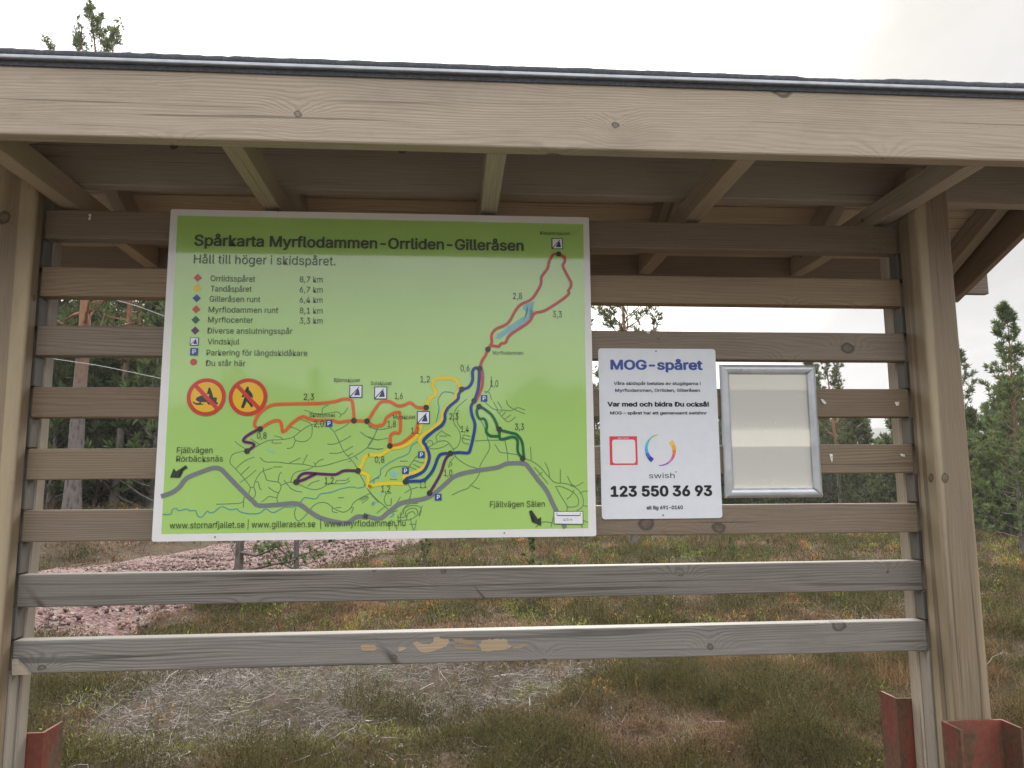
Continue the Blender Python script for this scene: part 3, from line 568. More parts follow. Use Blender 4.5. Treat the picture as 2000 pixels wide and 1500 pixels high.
# lettering of the map
M['p_glare'] = printed('glare_lightened_ink', (0.085, 0.10, 0.075))  # lens glare over the upper sign, put into the ink as a lighter colour
def mt(name, body, xl, yl, xr, yr, cap, bold=0.0, k=6): return text_px(name, body, xl, yl, xr, yr, cap, ly(k), M['p_glare' if yl < 720 else 'p_ink'], mapb, bold)
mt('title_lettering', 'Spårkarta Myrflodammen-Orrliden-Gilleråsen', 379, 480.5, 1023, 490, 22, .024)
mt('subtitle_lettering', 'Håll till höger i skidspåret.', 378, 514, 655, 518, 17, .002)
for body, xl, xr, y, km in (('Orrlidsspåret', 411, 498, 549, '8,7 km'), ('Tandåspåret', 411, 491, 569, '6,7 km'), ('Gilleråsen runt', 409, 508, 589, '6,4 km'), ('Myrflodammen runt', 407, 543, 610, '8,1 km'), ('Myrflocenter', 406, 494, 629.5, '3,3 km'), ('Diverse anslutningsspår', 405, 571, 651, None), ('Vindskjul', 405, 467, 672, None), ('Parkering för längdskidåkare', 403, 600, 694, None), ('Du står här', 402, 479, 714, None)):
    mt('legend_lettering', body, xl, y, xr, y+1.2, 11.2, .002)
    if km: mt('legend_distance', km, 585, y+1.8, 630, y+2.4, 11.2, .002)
def diamond(px, py, mat):
    a = aty(px, py, ly(4)); r = 8.0*LW; poly('legend_diamond', [(a[0]-r, a[2]), (a[0], a[2]-r), (a[0]+r, a[2]), (a[0], a[2]+r)], ly(4), mat, mapb)
for px, py, c in ((386, 542.5, 'red'), (385, 562.5, 'yellow'), (384, 582.5, 'blue'), (383, 604, 'red'), (382, 624.5, 'teal'), (381, 645.5, 'purple')): diamond(px, py, M['p_'+c])
a = aty(378, 707, ly(4)); poly('legend_dot', disc(a[0], a[2], 6.4*LW), ly(4), M['p_red'], mapb)
def shelter_symbol(px, py, w):
    a = aty(px, py, ly(5.5)); h = w*LW/2; y = ly(5.5)
    fr = poly('wind_shelter_symbol', [(a[0]-h, a[2]-h), (a[0]+h, a[2]-h), (a[0]+h, a[2]+h), (a[0]-h, a[2]+h)], y, M['p_iconblue'], mapb)
    b = h*.86; poly('symbol_field', [(a[0]-b, a[2]-b), (a[0]+b, a[2]-b), (a[0]+b, a[2]+b), (a[0]-b, a[2]+b)], y-.0004, M['p_pwhite'], fr)
    q = lambda L: [(a[0]+u*h, a[2]+v*h) for u, v in L]
    poly('symbol_roof', q([(-.86, -.86), (-.78, -.86), (.52, .62), (.44, .72), (-.86, -.72)]), y-.0007, M['p_iconblue'], fr)
    poly('symbol_figure', q([(-.25, -.62), (.62, -.62), (.60, -.30), (.42, .0), (.36, .18), (.44, .30), (.34, .44), (.20, .40), (.14, .22), (.02, -.05), (-.05, -.15), (.02, -.30), (-.2, -.45)]), y-.0007, M['p_iconblue'], fr)
def parking_symbol(px, py, w):
    a = aty(px, py, ly(5.5)); h = w*LW/2; y = ly(5.5)
    fr = poly('parking_symbol', [(a[0]-h, a[2]-h), (a[0]+h, a[2]-h), (a[0]+h, a[2]+h), (a[0]-h, a[2]+h)], y, M['p_psign'], mapb)
    me = text_mesh('P', .02); xs = [v.co.x for v in me.vertices]; ch, cb = cap_h(.02); x0, x1 = min(xs), max(xs)
    for v in me.vertices: v.co = Vector((a[0]-h*.42+(v.co.x-x0)/(x1-x0)*h*.9, y-.0004-v.co.z*.03, a[2]-h*.62+(v.co.y-cb)/ch*h*1.28))
    me.materials.clear(); me.materials.append(M['p_pwhite']); o = link('symbol_letter', me, None, fr)
shelter_symbol(379.5, 667, 16); parking_symbol(379, 687, 14.5)
for px, py in ((695, 764.5), (743.5, 767.5), (827, 815.5)): shelter_symbol(px, py, 25)
shelter_symbol(1088.5, 476, 23)
for px, py in ((642.5, 827), (945.5, 778), (823, 888), (792, 919.5), (856, 971)): parking_symbol(px, py, 12.8)
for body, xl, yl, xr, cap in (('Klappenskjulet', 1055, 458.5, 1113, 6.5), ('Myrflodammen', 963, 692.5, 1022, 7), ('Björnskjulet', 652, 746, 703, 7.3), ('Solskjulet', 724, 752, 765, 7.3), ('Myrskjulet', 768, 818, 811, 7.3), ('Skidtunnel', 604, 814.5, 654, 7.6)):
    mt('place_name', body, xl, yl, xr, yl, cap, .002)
for body, xl, yl, xr in (('2,8', 1002, 584, 1020), ('3,3', 1080, 619.5, 1097.5), ('2,3', 593, 781, 613), ('2,0', 613, 833.5, 632.5), ('0,8', 501.5, 856.5, 520.5), ('1,2', 634, 944.5, 651.5), ('0,6', 899.5, 725, 917), ('1,0', 958, 755, 973), ('1,2', 821, 746.5, 839.5), ('1,6', 771, 779, 786.5), ('1,8', 757, 834, 773), ('1,2', 803, 847, 819), ('2,3', 877.5, 819, 895.5), ('1,4', 900.5, 843.5, 915.5), ('3,3', 1006, 839.5, 1023.5), ('0,8', 732, 903.5, 750.5), ('1,2', 744.5, 961, 762), ('1,1', 819.5, 952.5, 832.5), ('1,0', 867.5, 929.5, 883)):
    mt('trail_distance', body, xl, yl, xr, yl, 12.2, .002)
mt('road_lettering', 'Fjällvägen', 345, 885, 415, 884.5, 11.5, .002); mt('road_lettering', 'Rörbäcksnäs', 344, 902, 435, 901, 11.5, .002); mt('road_lettering', 'Fjällvägen Sälen', 957, 990.5, 1064, 989.5, 11.5, .002)
mt('web_lettering', 'www.stornarfjallet.se | www.gillerasen.se  | www.myrflodammen.nu', 331, 1033, 792, 1026.5, 12.5, .004, 6)
poly_px('direction_arrow', Z3((180,912),(210,835),(232,860),(312,808),(328,830),(250,880),(264,912)), ly(6), M['p_ink'], mapb)
poly_px('direction_arrow', Z4((1342,1238),(1365,1226),(1418,1302),(1444,1284),(1445,1358),(1370,1328),(1396,1312)), ly(6), M['p_ink'], mapb)
sb = poly_px('scale_box', Z4((1550,1236),(1797,1236),(1797,1348),(1552,1345)), ly(6), M['p_ink'], mapb)
poly_px('scale_field', Z4((1555,1241),(1792,1241),(1792,1343),(1557,1340)), ly(6.8), M['p_pwhite'], sb)
ribbons('scale_bar', [Z4((1576,1254),(1578,1273),(1771,1273),(1772,1252))], 1.6*LW, ly(7.6), M['p_ink'], mapb, False)
text_px('scale_lettering', '425 m', 720+1628/4.287, 710+1316/4.287, 720+1705/4.287, 710+1316/4.287, 4.6, ly(7.6), M['p_ink'], mapb)
# prohibition signs
def prohibition(cpx, cpy, name, figs):
    a = aty(cpx, cpy, ly(4)); R = 36.2*LW
    d = poly(name, disc(a[0], a[2], R, 56), ly(4.4), M['p_signyellow'], mapb)
    ring_mesh('sign_ring', a[0], a[2], R*.80, R*1.0, ly(5.8), M['p_signred'], d, n=56)
    for nm, f in figs:
        poly(nm, [(lambda q: (q[0], q[2]))(aty(px, py, ly(5))) for px, py in f], ly(5), M['p_ink'], d)
    c, s_ = math.cos(-PI/4-.02), math.sin(-PI/4-.02); b = R*.105; L = R*.84
    poly('sign_bar', [(a[0]+c*u-s_*v, a[2]+s_*u+c*v) for u, v in ((-L, -b), (L, -b), (L, b), (-L, b))], ly(5.5), M['p_signred'], d)
prohibition(403, 775.5, 'no_snowmobile_symbol', [
    ('snowmobile_figure', Z6((418,600),(450,560),(500,535),(545,520),(600,545),(690,560),(750,560),(830,562),(838,585),(825,640),(862,680),(845,700),(800,700),(720,705),(660,700),(655,660),(640,655),(520,655),(490,650),(440,625))),
    ('ski_figure', Z6((362,640),(385,645),(420,670),(480,672),(510,650),(530,665),(525,682),(575,690),(575,706),(440,710),(400,690),(368,662))),
    ('rider_figure', Z6((668,390),(680,368),(705,372),(712,400),(735,450),(760,530),(755,580),(690,580),(680,540),(690,500),(640,492),(620,485),(665,475),(690,450),(672,420)))])
prohibition(484.5, 775.5, 'no_walking_symbol', [
    ('walker_figure', Z6((1412,375),(1425,352),(1452,352),(1463,378),(1458,410),(1490,440),(1525,490),(1542,545),(1538,582),(1515,560),(1512,520),(1485,490),(1470,510),(1462,560),(1480,640),(1540,735),(1530,752),(1500,758),(1495,740),(1420,640),(1395,700),(1358,775),(1305,760),(1330,745),(1365,650),(1408,575),(1420,540),(1380,545),(1330,566),(1315,550),(1345,535),(1405,510),(1412,440),(1425,420)))])
for px, py in ((543, 413), (420, 1049), (985, 1041)):
    a = aty(px, py, SY); ring_mesh('sign_screw', a[0], a[2], 0, .003, SY-.0008, M['screw'], mapb, n=12)

TILT = 0.0
# ------------------------------------------------------------------ the white payment sign
PY = -.004
pay = empty('payment_sign', (.67, PY, E_-.106), 'white payment notice with blue heading beside the green map', 'notice')
cs = [aty(*p, PY) for p in ((1167, 681), (1395, 681), (1413, 1012), (1177, 1014))]
px0, px1 = (cs[0][0]+cs[3][0])/2, (cs[1][0]+cs[2][0])/2; pz1, pz0 = (cs[0][2]+cs[1][2])/2, (cs[2][2]+cs[3][2])/2
prism('panel', rounded(px0, px1, pz0, pz1, .010), PY+.0036, .0036, M['white_sign'], pay)
PK = PY-.0006
def Z5(x, y): return (1150+x/3.26, 570+y/3.26)
def pt(name, body, x0, y, x1, cap, mat, bold): A = Z5(x0, y); B = Z5(x1, y-2); return text_px(name, body, A[0], A[1], B[0], B[1], cap/3.26, PK, mat, pay, bold)
pt('heading_lettering', 'MOG-spåret', 138, 498, 726, 64, M['w_navy'], .034)
pt('body_lettering', 'Våra skidspår betalas av stugägarna i', 159, 594, 713, 20, M['w_black'], .02)
pt('initial_lettering', 'M', 168, 638, 194, 20, M['w_navy'], .03); pt('body_lettering', 'yrflodammen,', 196, 638, 408, 20, M['w_black'], .02)
pt('initial_lettering', 'O', 419, 638, 440, 20, M['w_navy'], .03); pt('body_lettering', 'rrliden,', 442, 638, 551, 20, M['w_black'], .02)
pt('initial_lettering', 'G', 561, 638, 580, 20, M['w_navy'], .03); pt('body_lettering', 'illeråsen', 583, 638, 708, 20, M['w_black'], .02)
pt('appeal_lettering', 'Var med och bidra Du också!', 118, 732, 766, 31, M['w_black'], .04)
pt('body_lettering', 'MOG – spåret har ett gemensamt swishnr', 136, 782, 752, 20, M['w_black'], .025)
pt('logo_lettering', 'swish', 384, 1187, 547, 33, M['w_black'], .004); pt('registered_mark', '®', 548, 1153, 562, 9, M['w_black'], 0)
pt('number_lettering', '123 550 36 93', 139, 1304, 787, 70, M['w_black'], .04)
pt('account_lettering', 'alt Bg 691-0160', 368, 1386, 600, 24, M['w_black'], .028)
A, B = aty(*Z5(131, 920), PK), aty(*Z5(312, 1102), PK)
q = poly('red_label', [(A[0], B[2]), (B[0], B[2]), (B[0], A[2]), (A[0], A[2])], PK, M['w_qr'], pay)
A, B = aty(*Z5(148, 941), PK-.0004), aty(*Z5(299, 1092), PK-.0004)
poly('label_field', rounded(A[0], B[0], B[2], A[2], .008), PK-.0004, M['p_pwhite'], q)
text_px('label_lettering', 'MOG-Spåret', *Z5(186, 936), *Z5(254, 936), 9/3.26, PK-.0005, M['p_pwhite'], pay, .01)
# ring emblem: two crescents in a run of colours
cA = aty(*Z5(456, 1006), PK); Rr = .0515
runs = (((98, 232), [(0.42, 0.60, 0.15), (0.30, 0.60, 0.22), (0.12, 0.55, 0.45), (0.10, 0.50, 0.72), (0.12, 0.38, 0.75), (0.07, 0.16, 0.52), (0.05, 0.07, 0.36)], (.05, .30)),
        ((38, -98), [(0.85, 0.58, 0.08), (0.85, 0.42, 0.05), (0.80, 0.22, 0.05), (0.75, 0.14, 0.20), (0.68, 0.20, 0.50), (0.40, 0.12, 0.48), (0.16, 0.08, 0.42)], (.30, .04)))
for (d0, d1), cols, (t0, t1) in runs:
    n = len(cols)
    for i, c in enumerate(cols):
        m = bpy.data.materials.get('ink_%d_%d' % (d0, i)) or printed('emblem_ink', c, .3)
        aa, ab = math.radians(d0+(d1-d0)*i/n), math.radians(d0+(d1-d0)*(i+1)/n)
        def tp(t, i=i, n=n, t0=t0, t1=t1):
            u = (i+t)/n; wd = t0+(t1-t0)*(u if t1 > t0 else u); return (Rr*(1-wd), Rr)
        ring_mesh('emblem_arc', cA[0], cA[2], 0, 1, PK, m, pay, aa, ab, 10, tp)
for px, py in ((1281, 686), (1295, 1006.5)):
    a = aty(px, py, PY); ring_mesh('sign_screw', a[0], a[2], 0, .0035, PY-.001, M['screw'], pay, n=14)

# ------------------------------------------------------------------ the empty snap frame
FY0 = -.003
co = [aty(*p, FY0) for p in ((1404, 713), (1590, 713), (1604, 971), (1413, 972))]
fx0, fx1, fz0, fz1 = co[0][0]-.0, co[1][0], co[2][2], co[0][2]
frame = empty('poster_frame', ((fx0+fx1)/2, FY0, fz0), 'empty silver poster frame with milky sheet beside the white notice', 'poster frame')
bw = .031
def rail(name, P0, P1, ix, iz, lift=0.0):
    """one snap rail: rounded section swept from P0 to P1, mitred at 45 degrees; (ix,iz) points inwards"""
    prof = [(0, 0), (0, .006), (.003, .011), (.009, .0145), (.017, .0145), (.024, .011), (.029, .0065), (bw, .004), (bw, 0)]
    V, F = [], []
    tx, tz = P1[0]-P0[0], P1[1]-P0[1]; L = math.hypot(tx, tz); tx /= L; tz /= L
    for end, (bx_, bz_) in ((0, P0), (1, P1)):
        sg = 1 if end == 0 else -1
        for u, h in prof:
            h2 = h + (lift*(u/bw) if end == 1 or lift else 0)
            V.append((bx_+ix*u+tx*u*sg, FY0-h2, bz_+iz*u+tz*u*sg))
    k = len(prof)
    for j in range(k-1): F.append((j, j+1, k+j+1, k+j))
    F.append((0, k, 2*k-1, k-1))
    o = link(name, np_mesh(name, V, F), M['alu'], frame); o.matrix_parent_inverse = Matrix.Translation(frame.location).inverted(); return o
rail('frame_rail', (fx0, fz1), (fx1, fz1), 0, -1); rail('frame_rail', (fx1, fz1), (fx1, fz0), -1, 0, .006); rail('frame_rail', (fx1, fz0), (fx0, fz0), 0, 1); rail('frame_rail', (fx0, fz0), (fx0, fz1), 1, 0)
sh = prism('poster_sheet', [(fx0+.022, fz0+.022), (fx1-.022, fz0+.022), (fx1-.022, fz1-.022), (fx0+.022, fz1-.022)], FY0-.001, .0012, M['sheet'], frame)
rr = random.Random(8)
for k in range(46):
    t = rr.random()
    if t < .8:
        u = rr.choice((.36, .36, .05, .12, .6, .25, .4, .75, .9)) + rr.gauss(0, .05); v = rr.uniform(.40, .57)
        if rr.random() < .5: v = .405 + rr.random()*.03
    else: u = rr.uniform(.05, .95); v = rr.uniform(.035, .07)
    u = min(.97, max(.03, u)); x = fx0+bw+u*(fx1-fx0-2*bw); z = fz0+bw+v*(fz1-fz0-2*bw); a, b = rr.uniform(.0007, .002), rr.uniform(.001, .005); yk = FY0-.0026-k*4e-6
    poly('residue_speck', [(x-a, z-b), (x+a, z-b), (x+a*.6, z+b), (x-a*.6, z+b)], yk, M['droplet'], frame)
a = aty(1448, 722, FY0-.0145); ring_mesh('frame_screw', a[0], a[2], 0, .0035, FY0-.0152, M['screw'], frame, n=14)

# torn paper left under staples
def scrap(px, py, pts, label):
    a = aty(px, py, 0.0); o = empty('paper_scrap', (a[0], 0, a[2]), label, 'paper scrap', 'paper scraps left on the slats')
    bm = bmesh.new(); r = random.Random(px)
    vs = [bm.verts.new((a[0]+x/617, -.0012-r.uniform(.0, .006), a[2]-y/617)) for x, y in pts]; bm.faces.new(vs); bmesh.ops.triangulate(bm, faces=bm.faces[:])
    me = bpy.data.meshes.new('paper'); bm.to_mesh(me); bm.free(); l = link('paper', me, M['paper'], o); l.matrix_parent_inverse = Matrix.Translation(o.location).inverted()
    s2 = ring_mesh('staple', a[0], a[2], 0, .0022, -.009, M['screw'], o, n=8)
scrap(1607, 783, [(-6, -4), (2, -2), (7, 5), (3, 7), (-3, 3)], 'torn white paper scrap on the slat just right of the poster frame top')
scrap(1622, 893, [(-3, -7), (4, -6), (4, 4), (2, 11), (-1, 3)], 'hanging white paper scrap on the slat right of the poster frame bottom')
scrap(1751, 789, [(-4, -4), (5, -4), (4, 3), (-2, 4)], 'small torn paper scrap by the right post, upper of two there')
scrap(1761, 889, [(-4, -3), (4, -2), (5, 3), (-2, 2)], 'small torn paper scrap by the right post, lower of two there')
scrap(1265, 650, [(-4, -3), (4, -2), (3, 3), (-2, 2)], 'tiny paper scrap on the slat above the white notice')
scrap(177, 425, [(-2, -6), (2, -6), (1, 6), (-2, 6)], 'thin paper scrap high on the top slat left of the map')

# ------------------------------------------------------------------ terrain
def vnoise(x, y, seed=0):
    x = np.asarray(x, float); y = np.asarray(y, float); xi = np.floor(x).astype(np.int64); yi = np.floor(y).astype(np.int64); fx = x-xi; fy = y-yi
    def hsh(a, b):
        h = (a*374761393 + b*668265263 + seed*982451653) & 0xffffffff; h = ((h ^ (h >> 13))*1274126177) & 0xffffffff; return ((h ^ (h >> 16)) & 0xffff)/65535.0
    u = fx*fx*(3-2*fx); v = fy*fy*(3-2*fy)
    return (hsh(xi, yi)*(1-u)+hsh(xi+1, yi)*u)*(1-v)+(hsh(xi, yi+1)*(1-u)+hsh(xi+1, yi+1)*u)*v
def fbm(x, y, seed=0, o=4):
    t = 0; a = .5; n = 0
    for k in range(o): t = t+a*vnoise(x*2**k, y*2**k, seed+k); n += a; a *= .5
    return t/n
def sstep(a, b, x): t = np.clip((np.asarray(x, float)-a)/(b-a), 0, 1); return t*t*(3-2*t)
def height(x, y):
    x = np.asarray(x, float); y = np.asarray(y, float)
    h = (fbm(x*.9, y*.9, 1, 4)-.5)*.30 + (fbm(x*.22, y*.22, 9, 2)-.5)*.30
    h = h*sstep(.6, 2.5, np.abs(y)+.3*np.abs(x))
    h = h + 1.0*sstep(9.5, 14.5, y)*sstep(-4.4, -7.6, x+(y-12)*-.12)     # rise behind the gravel on the left
    h = h + sstep(45, 140, y)*3.5
    return h
SPINE = np.array([(-9.0, 2.0), (-6.6, 4.6), (-5.3, 7.6), (-4.35, 11.4), (-3.25, 17.0), (-2.2, 22.5), (-1.2, 28.0)])
def spine_dist(x, y):
    """signed side distance (+ = right/near side) from the gravel spine and a 0..1 station"""
    x = np.asarray(x, float); y = np.asarray(y, float); best = np.full(x.shape, 1e9); sd = np.zeros(x.shape)
    for a, b in zip(SPINE[:-1], SPINE[1:]):
        d = b-a; L2 = d@d; t = np.clip(((x-a[0])*d[0]+(y-a[1])*d[1])/L2, 0, 1); qx, qy = a[0]+d[0]*t, a[1]+d[1]*t
        dd = np.hypot(x-qx, y-qy); side = np.sign((x-a[0])*d[1]-(y-a[1])*d[0]); m = dd < best; best = np.where(m, dd, best); sd = np.where(m, dd*side, sd)
    return sd
def gravel_h(sd): return .38*np.clip(1-sstep(.75, 1.75, np.abs(sd)), 0, 1)
ys = np.concatenate([-np.geomspace(60, .3, 40), np.geomspace(.3, 600, 210)]); ts = np.linspace(-1, 1, 221); ts = np.sign(ts)*np.abs(ts)**1.3
GX = ts[None, :]*(9+np.abs(ys[:, None])*1.6); GY = np.repeat(ys[:, None], len(ts), 1); GZ = height(GX, GY)
V = np.stack([GX, GY, GZ], -1).reshape(-1, 3); nx = len(ts)
I = (np.arange(len(ys)-1)[:, None]*nx+np.arange(nx-1)[None, :]).ravel(); F = np.stack([I, I+1, I+nx+1, I+nx], 1)
s = NT('heath_soil'); ge = s.n('ShaderNodeNewGeometry'); P = ge.outputs['Position']
n1 = s.noise(P, .8, 5); n2 = s.noise(P, 6.0, 5, .7); n3 = s.noise(P, 45.0, 4, .7); n4 = s.noise(P, 2.3, 4)
c = s.mix(s.rng(n2, .35, .65), (0.060, 0.045, 0.030), (0.115, 0.085, 0.058))
c = s.mix(s.rng(n1, .5, .65, 0, .35), c, (0.055, 0.055, 0.026)); c = s.mix(s.rng(n4, .58, .68, 0, .6), c, (0.12, 0.08, 0.04)); c = s.mix(s.rng(n3, .45, .7, 0, .7), c, (0.11, 0.088, 0.066))
s.l(c, s.b.inputs['Base Color']); s.b.inputs['Roughness'].default_value = .95; s.b.inputs['Specular IOR Level'].default_value = .1
s.bump(s.math('ADD', n3, s.math('MULTIPLY', n2, 2.0)), .8, .03); M['soil'] = s.m
ground = link('ground', np_mesh('ground', V, F, True), M['soil']); tag(ground, kind='structure')

# unseen gravel ground, added to bounce light onto the roof underside
YX, YY = np.meshgrid(np.linspace(-14, 14, 90), np.linspace(-12, -.5, 50)); YZ = height(YX, YY)*.5+.09; ed = np.minimum(np.minimum(14-np.abs(YX), -.5-YY), YY+12); YZ -= .35*(1-sstep(0, .8, ed))
I = (np.arange(49)[:, None]*90+np.arange(89)[None, :]).ravel()
s = NT('bounce_ground_gravel'); ge = s.n('ShaderNodeNewGeometry'); n1 = s.noise(ge.outputs['Position'], 60.0, 4); s.l(s.mix(s.rng(n1, .3, .7), (0.09, 0.082, 0.072), (0.17, 0.155, 0.14)), s.b.inputs['Base Color']); s.b.inputs['Roughness'].default_value = .9
bounce_obj = link('bounce_ground', np_mesh('bounce_ground', np.stack([YX, YY, YZ], -1).reshape(-1, 3), np.stack([I, I+1, I+91, I+90], 1), True), s.m); tag(bounce_obj, kind='structure')
# gravel bank
st = np.linspace(0, 1, 90); seg = np.concatenate([[0], np.cumsum(np.linalg.norm(np.diff(SPINE, axis=0), axis=1))]); tot_l = seg[-1]
cx_ = np.interp(st*tot_l, seg, SPINE[:, 0]); cy_ = np.interp(st*tot_l, seg, SPINE[:, 1])
tx = np.gradient(cx_); ty = np.gradient(cy_); ln = np.hypot(tx, ty); nxv, nyv = ty/ln, -tx/ln
wq = np.linspace(-1.85, 1.85, 34)
BX = cx_[:, None]+nxv[:, None]*wq[None, :]; BYv = cy_[:, None]+nyv[:, None]*wq[None, :]
BZ = height(BX, BYv)*.6 + .02 + gravel_h(np.repeat(wq[None, :], len(st), 0)) + (fbm(BX*3, BYv*3, 4, 3)-.5)*.06
BZ[:, 0] -= .3; BZ[:, -1] -= .3; BZ = np.maximum(BZ, height(BX, BYv)-.3)
I = (np.arange(len(st)-1)[:, None]*34+np.arange(33)[None, :]).ravel(); F = np.stack([I, I+1, I+35, I+34], 1)
s = NT('red_gravel'); ge = s.n('ShaderNodeNewGeometry'); P = ge.outputs['Position']
vo = s.n('ShaderNodeTexVoronoi'); vo.inputs['Scale'].default_value = 26.0; s.l(P, vo.inputs['Vector']); vcs = s.n('ShaderNodeSeparateXYZ'); s.l(vo.outputs['Color'], vcs.inputs[0])
c = s.mix(vcs.outputs['X'], (0.125, 0.070, 0.060), (0.205, 0.122, 0.104)); c = s.mix(s.rng(vcs.outputs['Y'], .75, .9), c, (0.21, 0.175, 0.16))
s.l(c, s.b.inputs['Base Color']); s.b.inputs['Roughness'].default_value = .9; s.bump(vo.outputs['Distance'], .9, .03); M['gravel'] = s.m
bank = link('gravel_bank', np_mesh('gravel_bank', np.stack([BX, BYv, BZ], -1).reshape(-1, 3), F, True), M['gravel']); tag(bank, kind='structure')
# loose stones on the bank
rng_ = np.random.default_rng(11)
ico_bm = bmesh.new(); bmesh.ops.create_cube(ico_bm, size=1.5); bmesh.ops.triangulate(ico_bm, faces=ico_bm.faces[:]); ICO_V = np.array([v.co[:] for v in ico_bm.verts]); ICO_F = np.array([[v.index for v in f.verts] for f in ico_bm.faces]); ico_bm.free()
def stones(n, size, stmax, wmin, wmax, name, mat):
    t = rng_.random(n)**1.6*stmax; k = (t*(len(st)-1)).astype(int); w = rng_.uniform(wmin, wmax, n); j = np.clip(((w+1.85)/3.7*33).astype(int), 0, 33)
    x = cx_[k]+nxv[k]*w+rng_.normal(0, .05, n); y = cy_[k]+nyv[k]*w+rng_.normal(0, .1, n); z = BZ[k, j]
    sz = size[0]+(size[1]-size[0])*rng_.random(n)**2*1.6
    Vv = np.repeat(ICO_V[None], n, 0)*(1+rng_.normal(0, .28, (n, len(ICO_V), 3)))
    sc = rng_.uniform(.55, 1.25, (n, 1, 3)); sc[:, :, 2] *= .6; Vv = Vv*sc*sz[:, None, None]
    q = rng_.normal(size=(n, 4)); q /= np.linalg.norm(q, axis=1)[:, None]; a, b, c_, d = q.T
    R = np.stack([1-2*(c_*c_+d*d), 2*(b*c_-a*d), 2*(b*d+a*c_), 2*(b*c_+a*d), 1-2*(b*b+d*d), 2*(c_*d-a*b), 2*(b*d-a*c_), 2*(c_*d+a*b), 1-2*(b*b+c_*c_)], 1).reshape(n, 3, 3)
    Vv = np.einsum('nij,nkj->nki', R, Vv)+np.stack([x, y, z+sz*.25], 1)[:, None, :]
    Ff = ICO_F[None]+(np.arange(n)*len(ICO_V))[:, None, None]
    base = np.array([(.155, .085, .073), (.195, .115, .098), (.105, .062, .055), (.225, .170, .150), (.15, .105, .095)]); cl = base[rng_.integers(0, 5, n)]*rng_.uniform(.85, 1.15, (n, 1))
    o = link(name, np_mesh(name, Vv.reshape(-1, 3), Ff.reshape(-1, 3), False, np.repeat(cl, len(ICO_V), 0)), mat); return o
s = NT('crushed_stone'); at = s.n('ShaderNodeAttribute', attribute_name='tint'); ge = s.n('ShaderNodeNewGeometry'); n1 = s.noise(ge.outputs['Position'], 70.0, 3)
s.l(s.mix(s.rng(n1, .4, .65, 0, .35), at.outputs['Color'], (0.16, 0.11, 0.10)), s.b.inputs['Base Color']); s.b.inputs['Roughness'].default_value = .85; M['stone'] = s.m
tag(stones(12000, (.009, .026), .66, -.1, 1.8, 'coarse_stones', M['stone']), 'coarse pinkish crushed stones on the near side of the gravel bank', 'stones', kind='stuff')
tag(stones(20000, (.006, .013), .8, -1.75, .9, 'fine_gravel', M['stone']), 'fine pinkish gravel on the top of the bank', 'gravel', kind='stuff')

# ------------------------------------------------------------------ heath vegetation
def near_points(n, y0, y1, seed, spread=1.0):
    """points in the wedge the camera can see, even per area"""
    r = np.random.default_rng(seed); y = np.sqrt(r.random(n)*((y1+2.46)**2-(y0+2.46)**2)+(y0+2.46)**2)-2.46
    d = y+2.46; x = d*(-.68+r.random(n)*1.54)*spread
    return x, y, r
def blades(x, y, z, r, n_each, hgt, lean, width, cols, colvar=.18, curl=.5):
    """bent two-segment blades; returns V, F, colour per vertex"""
    m = len(x)*n_each; X = np.repeat(x, n_each)+r.normal(0, .022, m)*(1+np.repeat(hgt, n_each)*4); Y = np.repeat(y, n_each)+r.normal(0, .022, m)*(1+np.repeat(hgt, n_each)*4); Z = np.repeat(z, n_each)
    H = np.repeat(hgt, n_each)*r.uniform(.55, 1.15, m); az = r.random(m)*2*PI; ln_ = r.random(m)*lean; Wd = np.repeat(width, n_each)*r.uniform(.6, 1.3, m)
    dx, dy = np.cos(az), np.sin(az); fx, fy = -np.sin(az+r.normal(0, .8, m)), np.cos(az+r.normal(0, .8, m))
    p0 = np.stack([X, Y, Z], 1); p1 = p0+np.stack([dx*np.sin(ln_)*H*.55, dy*np.sin(ln_)*H*.55, np.cos(ln_)*H*.55], 1)
    l2 = ln_+curl*r.random(m); p2 = p1+np.stack([dx*np.sin(l2)*H*.5, dy*np.sin(l2)*H*.5, np.cos(l2)*H*.5], 1); wv = np.stack([fx, fy, np.zeros(m)], 1)*Wd[:, None]*.5
    Vv = np.stack([p0-wv, p0+wv, p1+wv*.8, p1-wv*.8, p2], 1); b = (np.arange(m)*5)[:, None]
    F3 = np.stack([b+np.array([0, 1, 2]), b+np.array([0, 2, 3]), b+np.array([3, 2, 4])], 1).reshape(-1, 3)
    cl = np.repeat(cols, n_each, 0)*(1+r.normal(0, colvar, (m, 1))); cl = np.clip(cl, .005, 1)
    return Vv.reshape(-1, 3), F3, np.repeat(cl, 5, 0)
def on_gravel(x, y): return np.abs(spine_dist(x, y)) < 1.72+.25*(vnoise(x*2, y*2, 77)-.5)
A_, B_ = atz(640, 1345, 0), atz(420, 1450, 0)
def dead_patch(x, y):
    e = np.hypot((x-A_[0])/2.0, (y-A_[1])/1.25); e2 = np.hypot((x-B_[0])/1.0, (y-B_[1])/.8); n = fbm(x*1.5, y*1.5, 31, 3)-.5
    return np.maximum(1-e, 1-e2)+n*.9
M['heather'] = foliage('heather_sprigs', .2, .7); M['drygrass'] = foliage('dry_grass_blades', .3, .7); M['twig'] = foliage('dead_twigs', .0, .8); M['moss'] = foliage('moss_tufts', .2, .8)
def scatter(name, label, cat, mat, parts):
    Vs, Fs, Cs, b = [], [], [], 0
    for v, f, c in parts: Vs.append(v); Fs.append(f+b); Cs.append(c); b += len(v)
    o = link(name, np_mesh(name, np.concatenate(Vs), np.concatenate(Fs), False, np.concatenate(Cs)), mat); tag(o, label, cat, kind='stuff'); return o
